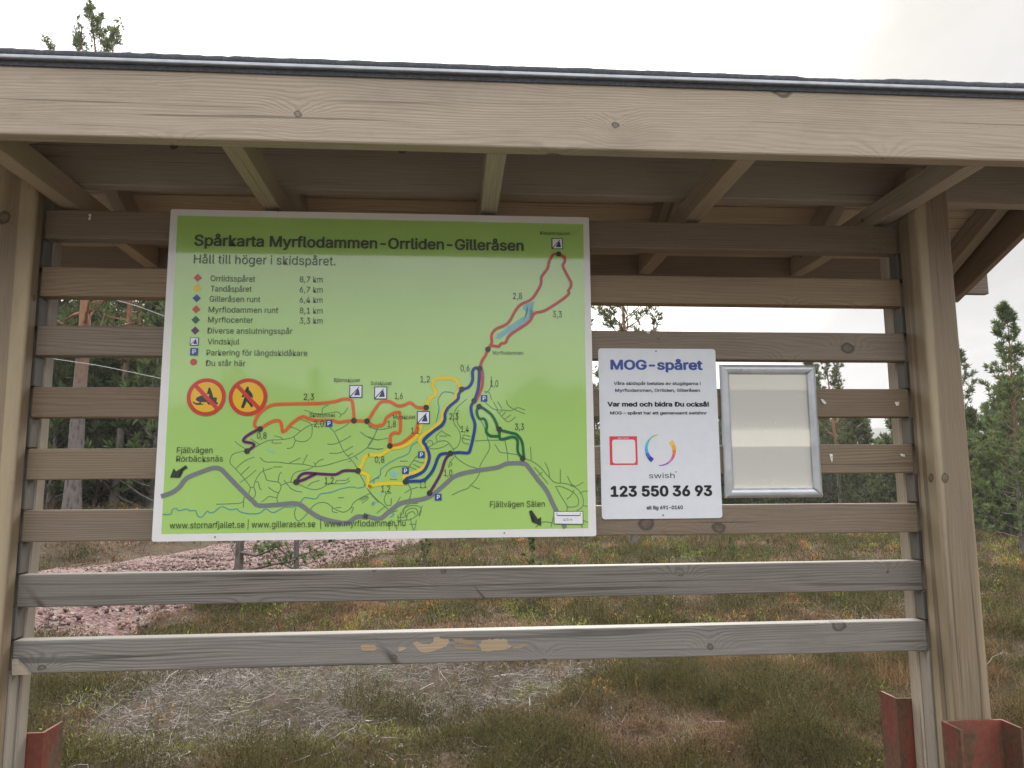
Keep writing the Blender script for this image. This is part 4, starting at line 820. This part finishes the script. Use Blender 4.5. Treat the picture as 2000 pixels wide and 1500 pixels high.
HE = np.array([(.066, .066, .024), (.088, .074, .030), (.112, .080, .040), (.150, .104, .060), (.200, .150, .098)])*1.55
def domes(x, y, z, r, n_each, hgt, rad, size, cols):
    """low bushes: many small leaf flakes and twiglets through each dome's volume"""
    m = len(x)*n_each; rep = lambda a: np.repeat(a, n_each); q = r.random(m)**.5; az = r.random(m)*2*PI; H = rep(hgt); R_ = rep(rad)
    top = np.sqrt(np.clip(1-q*q*.8, 0, 1)); u = r.random(m)**.6*top
    P = np.stack([rep(x)+np.cos(az)*q*R_, rep(y)+np.sin(az)*q*R_, rep(z)+u*H], 1)
    D = np.stack([np.cos(az)*q*.8, np.sin(az)*q*.8, .5+r.random(m)], 1)+r.normal(0, .45, (m, 3)); D /= np.linalg.norm(D, axis=1)[:, None]
    S = np.cross(D, r.normal(size=(m, 3))); S /= np.linalg.norm(S, axis=1)[:, None]; s_ = rep(size)*r.uniform(.5, 1.5, m)
    twig = r.random(m) < .3; L = np.where(twig, s_*3.4, s_*1.7)[:, None]; Wd = np.where(twig, s_*.28, s_*.62)[:, None]
    Vv = np.stack([P-S*Wd*.5, P+S*Wd*.5, P+D*L], 1).reshape(-1, 3); Ff = np.arange(m*3).reshape(-1, 3)
    cl = np.repeat(cols, n_each, 0)*(1+r.normal(0, .42, (m, 1))); cl = np.where(twig[:, None], cl*np.array([1.25, 1.0, .95]), cl)
    return Vv, Ff, np.repeat(np.clip(cl, .006, 1), 3, 0)
parts = []
for n, y0, y1, nd, ne, sz, w0, hs, sd in ((24000, .8, 4.5, 34, 4, .0085, .0036, 1.0, 1), (34000, 4.5, 11, 22, 3, .014, .006, 1.05, 2), (34000, 11, 26, 12, 3, .028, .012, 1.2, 3), (20000, 26, 70, 8, 3, .06, .03, 1.5, 4)):
    x, y, r = near_points(n, y0, y1, sd)
    cl = fbm(x*.8, y*.8, 21, 3); clump = fbm(x*1.9, y*1.9, 22, 3); ok = (~on_gravel(x, y)) & (dead_patch(x, y) < .10+r.normal(0, .08, len(x))) & (r.random(len(x)) < .55+1.2*np.clip(clump-.35, 0, 1))
    x, y, cl, clump = x[ok], y[ok], cl[ok], clump[ok]
    h = (.04+1.0*np.clip(clump-.42, 0, .5)**1.15)*hs; ci = np.clip(((cl-.36)*10+(.50-clump)*8+r.normal(0, .7, len(x))), 0, 4).astype(int)
    z = height(x, y)-.015
    parts.append(domes(x, y, z, r, nd, h, (.05+.05*r.random(len(x)))*(1+(y > 11)*.6+(y > 26)*1.4), np.full(len(x), sz), HE[ci]))
    parts.append(blades(x, y, z, r, ne, h*1.15, .9, np.full(len(x), w0), HE[ci]*1.15, .25, .6))
scatter('heather', 'dark green and brown heather covering the heath', 'heather', M['heather'], parts)
DG = np.array([(.20, .125, .055), (.26, .175, .085), (.17, .09, .040), (.28, .21, .12)])*1.15
# dwarf shrubs: brighter bilberry and birch sprigs standing out of the heather
x, y, r = near_points(1500, 1.0, 24, 90); ok = (~on_gravel(x, y)) & (fbm(x*.7, y*.7, 91, 3) > .47); x, y = x[ok], y[ok]; n = len(x); d_ = y+2.46
SH = np.array([(.13, .17, .035), (.19, .22, .05), (.24, .16, .05), (.30, .13, .045)])
scatter('dwarf_shrubs', 'bright green and russet dwarf shrub sprigs among the heather', 'shrubs', M['heather'], [domes(x, y, height(x, y), r, 60, .12+.22*r.random(n), .06+.10*r.random(n), .006+.0012*d_, SH[np.minimum(3, (r.random(n)**1.6*4).astype(int))])])
parts = []
for n, y0, y1, ne, w0, sd in ((9000, .8, 4.5, 14, .0028, 11), (10000, 4.5, 11, 10, .0055, 12), (9000, 11, 26, 8, .012, 13), (6000, 26, 70, 6, .03, 14)):
    x, y, r = near_points(n, y0, y1, sd); cl = fbm(x*.75+9, y*.75, 41, 3)
    ok = (~on_gravel(x, y)) & (cl > .60+r.normal(0, .025, len(x))) & (dead_patch(x, y) < .3)
    x, y, cl = x[ok], y[ok], cl[ok]; ci = np.clip(((cl-.60)*22+r.normal(0, 1, len(x))), 0, 3).astype(int)
    parts.append(blades(x, y, height(x, y)-.01, r, ne, .10+.14*r.random(len(x)), .8, np.full(len(x), w0), DG[ci], .2, .8))
scatter('dry_grass', 'orange and straw coloured dry grass tussocks on the heath', 'grass', M['drygrass'], parts)
# grey dead twigs lying on the cut patch and here and there
def twigs(x, y, r, ln_, wd, cols):
    m = len(x); az = r.random(m)*2*PI; k = 5; P = np.zeros((m, k, 3)); P[:, 0] = np.stack([x, y, height(x, y)+r.uniform(.0, .05, m)], 1); el = r.normal(.12, .35, m); a = az.copy()
    for i in range(1, k):
        a = a+r.normal(0, .7, m); el = el+r.normal(-.06, .3, m); sgl = ln_/(k-1)
        P[:, i] = P[:, i-1]+np.stack([np.cos(a)*np.cos(el)*sgl, np.sin(a)*np.cos(el)*sgl, np.sin(el)*sgl], 1)
        P[:, i, 2] = np.maximum(P[:, i, 2], height(P[:, i, 0], P[:, i, 1])+.004)
    wq_ = wd[:, None]*np.linspace(1, .35, k)[None]; up = np.zeros((m, k, 3)); up[:, :, 2] = wq_*.5; sd_ = np.zeros((m, k, 3)); sd_[:, :, 0] = -np.sin(az)[:, None]*wq_*.5; sd_[:, :, 1] = np.cos(az)[:, None]*wq_*.5
    Vv = np.stack([P+up, P-up*.6+sd_, P-up*.6-sd_], 2).reshape(m, k*3, 3); fs = []
    for i in range(k-1):
        for j in range(3):
            a0, a1, b0, b1 = i*3+j, i*3+(j+1) % 3, (i+1)*3+j, (i+1)*3+(j+1) % 3; fs += [(a0, a1, b1), (a0, b1, b0)]
    Ff = (np.array(fs)[None]+(np.arange(m)*k*3)[:, None, None]).reshape(-1, 3)
    return Vv.reshape(-1, 3), Ff, np.repeat(np.clip(cols*(1+r.normal(0, .15, (m, 1))), .01, 1), k*3, 0)
TW = np.array([(.15, .125, .105), (.22, .195, .175), (.08, .06, .046), (.33, .31, .29), (.115, .085, .065)])*1.0
parts = []
x, y, r = near_points(60000, .8, 6, 51); dp = dead_patch(x, y); ok = (~on_gravel(x, y)) & (dp > r.normal(.1, .09, len(x))); x, y = x[ok], y[ok]
parts.append(twigs(x, y, r, r.uniform(.04, .22, len(x)), r.uniform(.0018, .0045, len(x)), TW[r.integers(0, 5, len(x))]))
x, y, r = near_points(1500, .8, 6, 55); dp = dead_patch(x, y); ok = (~on_gravel(x, y)) & (dp > r.normal(.1, .12, len(x))); x, y = x[ok], y[ok]
parts.append(twigs(x, y, r, r.uniform(.15, .5, len(x)), r.uniform(.004, .009, len(x)), TW[r.integers(1, 4, len(x))]))
x, y, r = near_points(9000, .8, 13, 52); ok = ~on_gravel(x, y); x, y = x[ok], y[ok]; cc = fbm(x*.9, y*.9, 61, 3); ok = cc > .46; x, y = x[ok], y[ok]
parts.append(twigs(x, y, r, r.uniform(.08, .30, len(x)), r.uniform(.0025, .006, len(x)), TW[r.integers(0, 4, len(x))]))
scatter('dead_twigs', 'tangled grey dead heather twigs on the cut patch of heath', 'twigs', M['twig'], parts)
# moss and reindeer lichen cushions
MO = np.array([(.20, .18, .05), (.26, .24, .09), (.15, .145, .04)]); LI = np.array([(.46, .45, .38), (.38, .37, .31), (.52, .51, .45)])*1
parts = []
for n, sd, colr, th in ((16000, 71, MO, .60), (7000, 72, LI, .67)):
    x, y, r = near_points(n, .8, 9, sd); cl = fbm(x*1.1+sd, y*1.1, sd, 3); ok = (~on_gravel(x, y)) & (cl > th-.02+r.normal(0, .012, len(x))); x, y = x[ok], y[ok]
    parts.append(blades(x, y, height(x, y)-.005, r, 10, .015+.02*r.random(len(x)), 1.2, np.full(len(x), .006), colr[r.integers(0, 3, len(x))], .15, .8))
for qx, qy, rad, n in ((545, 1466, .26, 420), (195, 1488, .20, 320), (330, 1470, .3, 120), (1050, 1345, .25, 90), (740, 1440, .3, 100)):
    p = atz(qx, qy, .05); r = np.random.default_rng(qx); x = p[0]+r.normal(0, rad*.55, n); y = p[1]+r.normal(0, rad*.4, n)
    parts.append(blades(x, y, height(x, y)-.005, r, 10, .03+.03*r.random(n), 1.0, np.full(n, .007), MO[r.integers(0, 3, n)], .18, .8))
scatter('moss', 'yellow green moss and pale lichen cushions between the heather', 'moss', M['moss'], parts)

# ------------------------------------------------------------------ pines
s = NT('pine_bark'); ge = s.n('ShaderNodeTexCoord'); P = ge.outputs['Object']; sx = s.n('ShaderNodeSeparateXYZ'); s.l(P, sx.inputs[0])
vo = s.n('ShaderNodeTexVoronoi'); vo.inputs['Scale'].default_value = 14.0; s.l(s.scaled(P, (1, 1, .35)), vo.inputs['Vector']); n1 = s.noise(P, 6.0, 4)
low = s.mix(s.rng(vo.outputs['Distance'], .1, .5), (0.065, 0.052, 0.045), (0.15, 0.125, 0.11)); hi = s.mix(s.rng(n1, .35, .65), (0.33, 0.155, 0.075), (0.24, 0.12, 0.065))
c = s.mix(s.rng(s.math('ADD', sx.outputs['Z'], s.math('MULTIPLY', n1, 1.5)), 3.0, 5.5), low, hi)
s.l(c, s.b.inputs['Base Color']); s.b.inputs['Roughness'].default_value = .9; s.bump(vo.outputs['Distance'], .8, .03); M['bark'] = s.m
M['needle'] = foliage('pine_needles', .45, .5)
def tube(P, R, k=6):
    P = np.array(P); n = len(P); T = np.gradient(P, axis=0); T /= np.linalg.norm(T, axis=1)[:, None]+1e-9; ref = np.array([.31, .95, .05]); A = np.cross(T, ref); A /= np.linalg.norm(A, axis=1)[:, None]+1e-9; B = np.cross(T, A)
    an = np.arange(k)*2*PI/k; V = P[:, None]+(A[:, None]*np.cos(an)[None, :, None]+B[:, None]*np.sin(an)[None, :, None])*np.array(R)[:, None, None]
    F = []
    for i in range(n-1):
        for j in range(k): F.append((i*k+j, i*k+(j+1) % k, (i+1)*k+(j+1) % k, (i+1)*k+j))
    return V.reshape(-1, 3), np.array(F)
def pine(name, H, seed, base=.35, spread=.22, limbs=46, tufts=16, needles=16, nl=.13, nw=.012, trunk_r=None, shape='pine', lean=.0, droop=.0, twig_len=.5):
    r = np.random.default_rng(seed); tr = trunk_r or H*.014
    zz = np.linspace(0, 1, 14); wob = np.cumsum(r.normal(0, .006*H, (14, 2)), 0)*zz[:, None]; TP = np.stack([wob[:, 0]+lean*zz*H, wob[:, 1], zz*H], 1); TR = tr*(1-zz)**.8*np.where(zz < .03, 1.25, 1)+.006
    vs, fs, b = [], [], 0
    v, f = tube(TP, TR, 9); vs.append(v); fs.append(f); b += len(v)
    tp, td = [], []
    for i in range(limbs):
        u = base+(1-base)*((i+r.random())/limbs)**.9; u = min(u, .985); rel = (u-base)/(1-base)
        if shape == 'pine': L = H*spread*(1-rel**3.4*.80)*(.45+.55*min(1, rel*4+.25))*r.uniform(.55, 1.15)
        else: L = H*spread*(1-rel)**.8*r.uniform(.7, 1.15)+.03*H
        az = r.random()*2*PI if shape == 'pine' else i*2.4+r.normal(0, .3); el = (.05+.75*rel if shape == 'pine' else .25+.5*rel)+r.normal(0, .15)-droop
        p = np.array([np.interp(u, zz, TP[:, 0]), np.interp(u, zz, TP[:, 1]), u*H]); k = 6; LP = [p]
        for q in range(k):
            el += r.normal(.07, .12); az += r.normal(0, .16); p = p+np.array([math.cos(az)*math.cos(el), math.sin(az)*math.cos(el), math.sin(el)])*L/k; LP.append(p)
        LP = np.array(LP); lr = max(.004, np.interp(u, zz, TR)*.42); v, f = tube(LP, np.linspace(lr, lr*.2, k+1), 4); vs.append(v); fs.append(f+b); b += len(v)
        for q in range(tufts):
            w = .25+.75*r.random()**.7; j = w*k; i0 = min(int(j), k-1); pt_ = LP[i0]+(LP[i0+1]-LP[i0])*(j-i0); dr = LP[i0+1]-LP[i0]; dr = dr/np.linalg.norm(dr)
            off = r.normal(0, 1, 3); off[2] = abs(off[2])*.5+.1; off += dr*.8; off = off/np.linalg.norm(off); tl = twig_len*L*.35*r.uniform(.2, 1.0)*(1.2-w*.6); e = pt_+off*tl
            if q % 3 == 0: v, f = tube([pt_, (pt_+e)/2+np.array([0, 0, tl*.04]), e], [.004+H*.0004, .003+H*.0003, .002], 3); vs.append(v); fs.append(f+b); b += len(v)
            nn = max(1, int(tl/(nl*.8))+1)
            for g in range(nn): tp.append(pt_+off*tl*((g+1)/nn)); td.append(off+np.array([0, 0, .35]))
    for g in range(6): tp.append(TP[-1]+np.array([0, 0, -.03*H*g/6])); td.append(np.array([0, 0, 1.0]))
    tp = np.array(tp); td = np.array(td); td /= np.linalg.norm(td, axis=1)[:, None]; m = len(tp)*needles; P0 = np.repeat(tp, needles, 0); D = np.repeat(td, needles, 0)+r.normal(0, .55, (m, 3)); D /= np.linalg.norm(D, axis=1)[:, None]
    Ln = nl*r.uniform(.6, 1.25, m)[:, None]; S = np.cross(D, r.normal(size=(m, 3))); S /= np.linalg.norm(S, axis=1)[:, None]; S *= nw*r.uniform(.6, 1.3, m)[:, None]
    Vv = np.stack([P0-S*.5, P0+S*.5, P0+D*Ln*.6+S*.45, P0+D*Ln, P0+D*Ln*.6-S*.45], 1)
    bq = (np.arange(m)*5)[:, None]; Ff = np.stack([bq+np.array([0, 1, 2]), bq+np.array([0, 2, 4]), bq+np.array([4, 2, 3])], 1).reshape(-1, 3)
    tn = np.repeat(r.random(len(tp)), needles); cl = np.array([.098, .128, .050])[None]*(.65+.8*tn[:, None])+np.array([.030, .022, .0])[None]*(r.random(m)[:, None]**2)
    crown = np_mesh(name+'_crown', Vv.reshape(-1, 3), Ff, False, np.repeat(cl, 5, 0)); trunk = np_mesh(name+'_trunk', np.concatenate(vs), np.concatenate(fs), True)
    crown.materials.append(M['needle']); trunk.materials.append(M['bark']); return trunk, crown
def plant(kind, meshes, x, y, label, cat='pine', group=None, sc=1.0, rz=0.0, z=None):
    o = empty(kind, (x, y, (float(height(x, y)) if z is None else z)-.03), label, cat, group); o.rotation_euler.z = rz; o.scale = (sc,)*3
    for nm, me in zip(('trunk', 'crown'), meshes):
        c = bpy.data.objects.new(nm, me); C.objects.link(c); c.parent = o
    return o
def ground_px(px, py):
    d = ray(px, py); t = 2.0
    for _ in range(400):
        p = CAM+d*t
        if p[2] <= float(height(p[0], p[1])): break
        t += .1*(1+t*.02)
    return p
def at_depth(px, dist):                                 # ground position on the sight line of photo column px at that distance
    d = ray(px, 950); return CAM[0]+d[0]/d[1]*dist, CAM[1]+dist
big = pine('tall_pine', 11.5, 5, .30, .19, 84, 22, 11, .12, .013, .17, 'pine', .0)
x, y = at_depth(144, 17.5); plant('pine_tree', big, x, y, 'tall thick trunked pine behind the slats left of the map, tip above the roof', 'pine')
mid = [pine('pine_a', 9.0, 21, .22, .24, 50, 15, 10, .16, .024), pine('pine_b', 8.0, 22, .30, .25, 44, 15, 10, .16, .024), pine('pine_c', 10.0, 23, .34, .21, 50, 15, 10, .16, .024, .085)]
cone = [pine('young_pine_a', 7.0, 31, .05, .25, 92, 17, 9, .14, .022, .045, 'cone'), pine('young_pine_b', 6.0, 32, .08, .22, 60, 12, 9, .15, .024, .07, 'cone')]
for px, dist, ms, sc, lab in ((225, 21, mid[2], 1.15, 'slim reddish trunked pine beside the tall thick pine on the left'), (85, 24, mid[0], 1.2, 'bushy pine behind the left post'), (300, 26, mid[0], 1.0, 'bushy pine at the left edge of the map'), (190, 32, mid[1], 1.2, 'mid height pine far behind the left slats'),
                              (1236, 21, mid[1], 1.03, 'flat crowned red stemmed pine above the white notice'), (1985, 16.5, cone[0], .80, 'tall ragged young pine at the right edge of the photo'), (1886, 27, cone[1], 1.12, 'narrow young pine just right of the right post'), (1604, 34, cone[0], 1.08, 'slim pine right of the poster frame, left of a pair'), (1640, 31, mid[1], .86, 'open pine right of the poster frame, right of a pair'), (1175, 30, mid[0], .62, 'low bushy pine at the right edge of the map')):
    x, y = at_depth(px, dist); plant('pine_tree', ms, x, y, lab, 'pine', None, sc, px*.37)
far = [pine('far_pine_a', 8.0, 41, .10, .20, 48, 13, 8, .24, .050, .09), pine('far_pine_b', 7.0, 42, .08, .24, 46, 13, 8, .24, .050, .08), pine('far_pine_c', 8.5, 43, .02, .20, 70, 11, 8, .24, .050, .08, 'cone')]
bush = [pine('bush_pine_a', 4.0, 46, .0, .30, 60, 10, 8, .17, .036, .05, 'cone'), pine('bush_pine_b', 3.6, 47, .0, .34, 54, 10, 8, .17, .036, .05, 'cone')]
rf = random.Random(17)
for k in range(125):
    px = rf.uniform(-150, 2150); dist = rf.uniform(36, 62) if px > 700 else rf.uniform(26, 52)
    x, y = at_depth(px, dist); plant('pine_tree', far[k % 3], x, y, 'pine in the dense forest edge beyond the heath', 'pine', 'pines of the far forest edge', rf.uniform(.62, .92)*(1.0 if px > 700 else 1.15), rf.random()*6.28)
for k in range(64):
    px = rf.uniform(1100, 2200); dist = rf.uniform(29, 40); x, y = at_depth(px, dist)
    plant('pine_tree', bush[k % 2], x, y, 'bushy young pine in front of the far forest edge', 'pine', 'young pines in front of the forest edge', rf.uniform(.9, 1.6), rf.random()*6.28)
for k in range(46):                                      # wood to the right, close behind the post
    px = rf.uniform(1840, 2350); dist = rf.uniform(17, 30); x, y = at_depth(px, dist)
    plant('pine_tree', bush[k % 2] if k % 3 else far[2], x, y, 'low pine in the thicket right of the right post', 'pine', 'pines of the thicket on the right', rf.uniform(.6, 1.05)*(1.0 if k % 3 else .5), rf.random()*6.28)
for k in range(14):
    px = 75+k*19+rf.uniform(-8, 8); dist = rf.uniform(18.5, 25); x, y = at_depth(px, dist)
    plant('pine_tree', bush[k % 2], x, y, 'bushy young pine close behind the left slats', 'pine', 'young pines close behind the left slats', rf.uniform(1.0, 1.7), rf.random()*6.28)
for k in range(40):                                      # wood to the left
    px = rf.uniform(-60, 420); dist = rf.uniform(21, 36); x, y = at_depth(px, dist)
    plant('pine_tree', far[k % 3] if k % 2 else bush[k % 2], x, y, 'pine in the thicket behind the left slats', 'pine', 'pines of the thicket on the left', rf.uniform(.6, 1.0), rf.random()*6.28)
for x, y, sc in ((-9.5, -31, .9), (-5.4, -29, .80), (-2.6, -33, .7), (1.5, -30, .62), (4.5, -34, .8), (9.5, -30, .75), (-14, -31, .9), (15, -33, .9), (-19, -33, 1.0), (6.5, -36, .9), (-7.5, -35, .85), (12.5, -36, .95), (-.5, -37, .7)):   # the wood behind the photographer, mirrored in the sign
    plant('pine_tree', far[int(abs(x)) % 3], x, y, 'pine behind the photographer, seen as a dim reflection in the map', 'pine', 'pines behind the photographer', sc, x)
# slender pines by the gravel, just under the map
g1 = pine('slim_pine', 4.6, 51, .09, .24, 40, 13, 12, .09, .010, .058, 'cone', .02)
x, y = ground_px(462, 1188)[:2]; plant('pine_tree', g1, x, y, 'crooked slim pine by the gravel, its trunk under the left half of the map', 'pine')
x, y = ground_px(577, 1180)[:2]; plant('pine_tree', g1, x, y, 'thin dark stemmed pine by the gravel under the middle of the map', 'pine', None, .7, 2.1)
sap = [pine('sapling_a', 1.0, 61, .08, .26, 20, 10, 14, .055, .005, .012, 'cone'), pine('sapling_b', .8, 62, .05, .34, 18, 10, 14, .055, .006, .010, 'cone')]
for px, py, hpx, k, lab in ((1040, 1198, 150, 0, 'yellow green pine sapling under the right half of the map'), (830, 1118, 75, 1, 'bushy pine sapling at the end of the gravel'), (1430, 1102, 52, 1, 'small light green sapling under the poster frame, left of a pair'), (1502, 1102, 50, 0, 'small light green sapling under the poster frame, right of a pair'), (1680, 1222, 30, 1, 'tiny pine seedling above the lowest slat near the right post'), (1840, 1108, 60, 1, 'small pine bush on the heath right of the right post'), (165, 1098, 28, 1, 'small light green seedling above the gravel on the left'), (1092, 1472, 46, 1, 'tiny bright green seedling at the bottom middle')):
    p = ground_px(px, py); dist = p[1]-CAM[1]; plant('pine_sapling', sap[k], p[0], p[1], lab, 'sapling', None, hpx*dist/1500/(1.0 if k == 0 else .8), px*.1)
# distant wooded ridge
hx = np.linspace(-900, 1100, 260); hy = np.linspace(0, 1, 14)
HX = np.repeat(hx[:, None], 14, 1); HYv = 430+np.repeat(hy[None], 260, 0)*200; HZ = 4+np.sin(hy*PI/2)[None]*(34+14*(fbm(hx*.006, hx*0, 5, 3)-.5)[:, None]*2+5*vnoise(hx*.12, hx*0+3, 8)[:, None])
I = (np.arange(259)[:, None]*14+np.arange(13)[None, :]).ravel(); F = np.stack([I, I+14, I+15, I+1], 1)
s = NT('wooded_ridge'); ge = s.n('ShaderNodeNewGeometry'); n1 = s.noise(s.scaled(ge.outputs['Position'], (.3, .3, .12)), 1.0, 5, .7); s.l(s.mix(s.rng(n1, .35, .65), (0.020, 0.032, 0.020), (0.055, 0.075, 0.045)), s.b.inputs['Base Color']); s.b.inputs['Roughness'].default_value = 1.0; s.bump(n1, 1.0, 4.0)
rd = link('hills', np_mesh('hills', np.stack([HX, HYv, HZ], -1).reshape(-1, 3), F, True), s.m); tag(rd, kind='structure')
KX = np.linspace(-90, 90, 400); kz = 6.6+2.6*(fbm(KX*.35, KX*0, 15, 4)-.5)*2+1.2*vnoise(KX*1.7, KX*0+1, 19)  # unseen bank behind the camera, added to block low sky light
KV = np.concatenate([np.stack([KX, KX*0-40, KX*0-1], 1), np.stack([KX, -44+KX*0, kz], 1), np.stack([KX, KX*0-75, kz+3], 1)]); I = np.arange(399); F = np.concatenate([np.stack([I, I+400, I+401, I+1], 1), np.stack([I+400, I+800, I+801, I+401], 1)])
sky_block_bank = link('hills', np_mesh('hills', KV, F), rd.data.materials[0]); tag(sky_block_bank, kind='structure')
# overhead wires on the left
M['wire'] = paint('pale_wire', (0.62, 0.62, 0.60), .5, .05)
for pts, dist, lab in ((((-200, 470), (205, 580), (322, 618), (620, 735)), 11, 'pale overhead wire crossing the pine crowns, upper left of the map'), (((-200, 660), (113, 702), (262, 728), (640, 812)), 12, 'pale overhead wire left of the map, lower of the wires')):
    P = [aty(px, py, dist-2.46+i*.5) for i, (px, py) in enumerate(pts)]; P = [np.array(p) for p in smooth_path(P, 8)]
    v, f = tube(P, [.0035]*len(P), 6); o = link('overhead_wire', np_mesh('overhead_wire', v, f, True), M['wire']); tag(o, lab, 'wire')

# thin air over the heath
hb = bmesh.new(); bmesh.ops.create_cube(hb, size=1.0)
for v in hb.verts: v.co = Vector((v.co.x*2300, v.co.y*740+290, (v.co.z+.5)*74-3))
hm = bpy.data.meshes.new('haze'); hb.to_mesh(hm); hb.free(); haze = link('haze', hm, None); tag(haze, kind='stuff')
hmat = bpy.data.materials.new('haze_air'); hmat.use_nodes = True; ht = hmat.node_tree; ht.nodes.remove(ht.nodes['Principled BSDF'])
pv = ht.nodes.new('ShaderNodeVolumePrincipled'); pv.inputs['Color'].default_value = (.96, .97, 1, 1); pv.inputs['Density'].default_value = .0007; pv.inputs['Anisotropy'].default_value = .5
ht.links.new(pv.outputs[0], ht.nodes['Material Output'].inputs['Volume']); hm.materials.append(hmat)
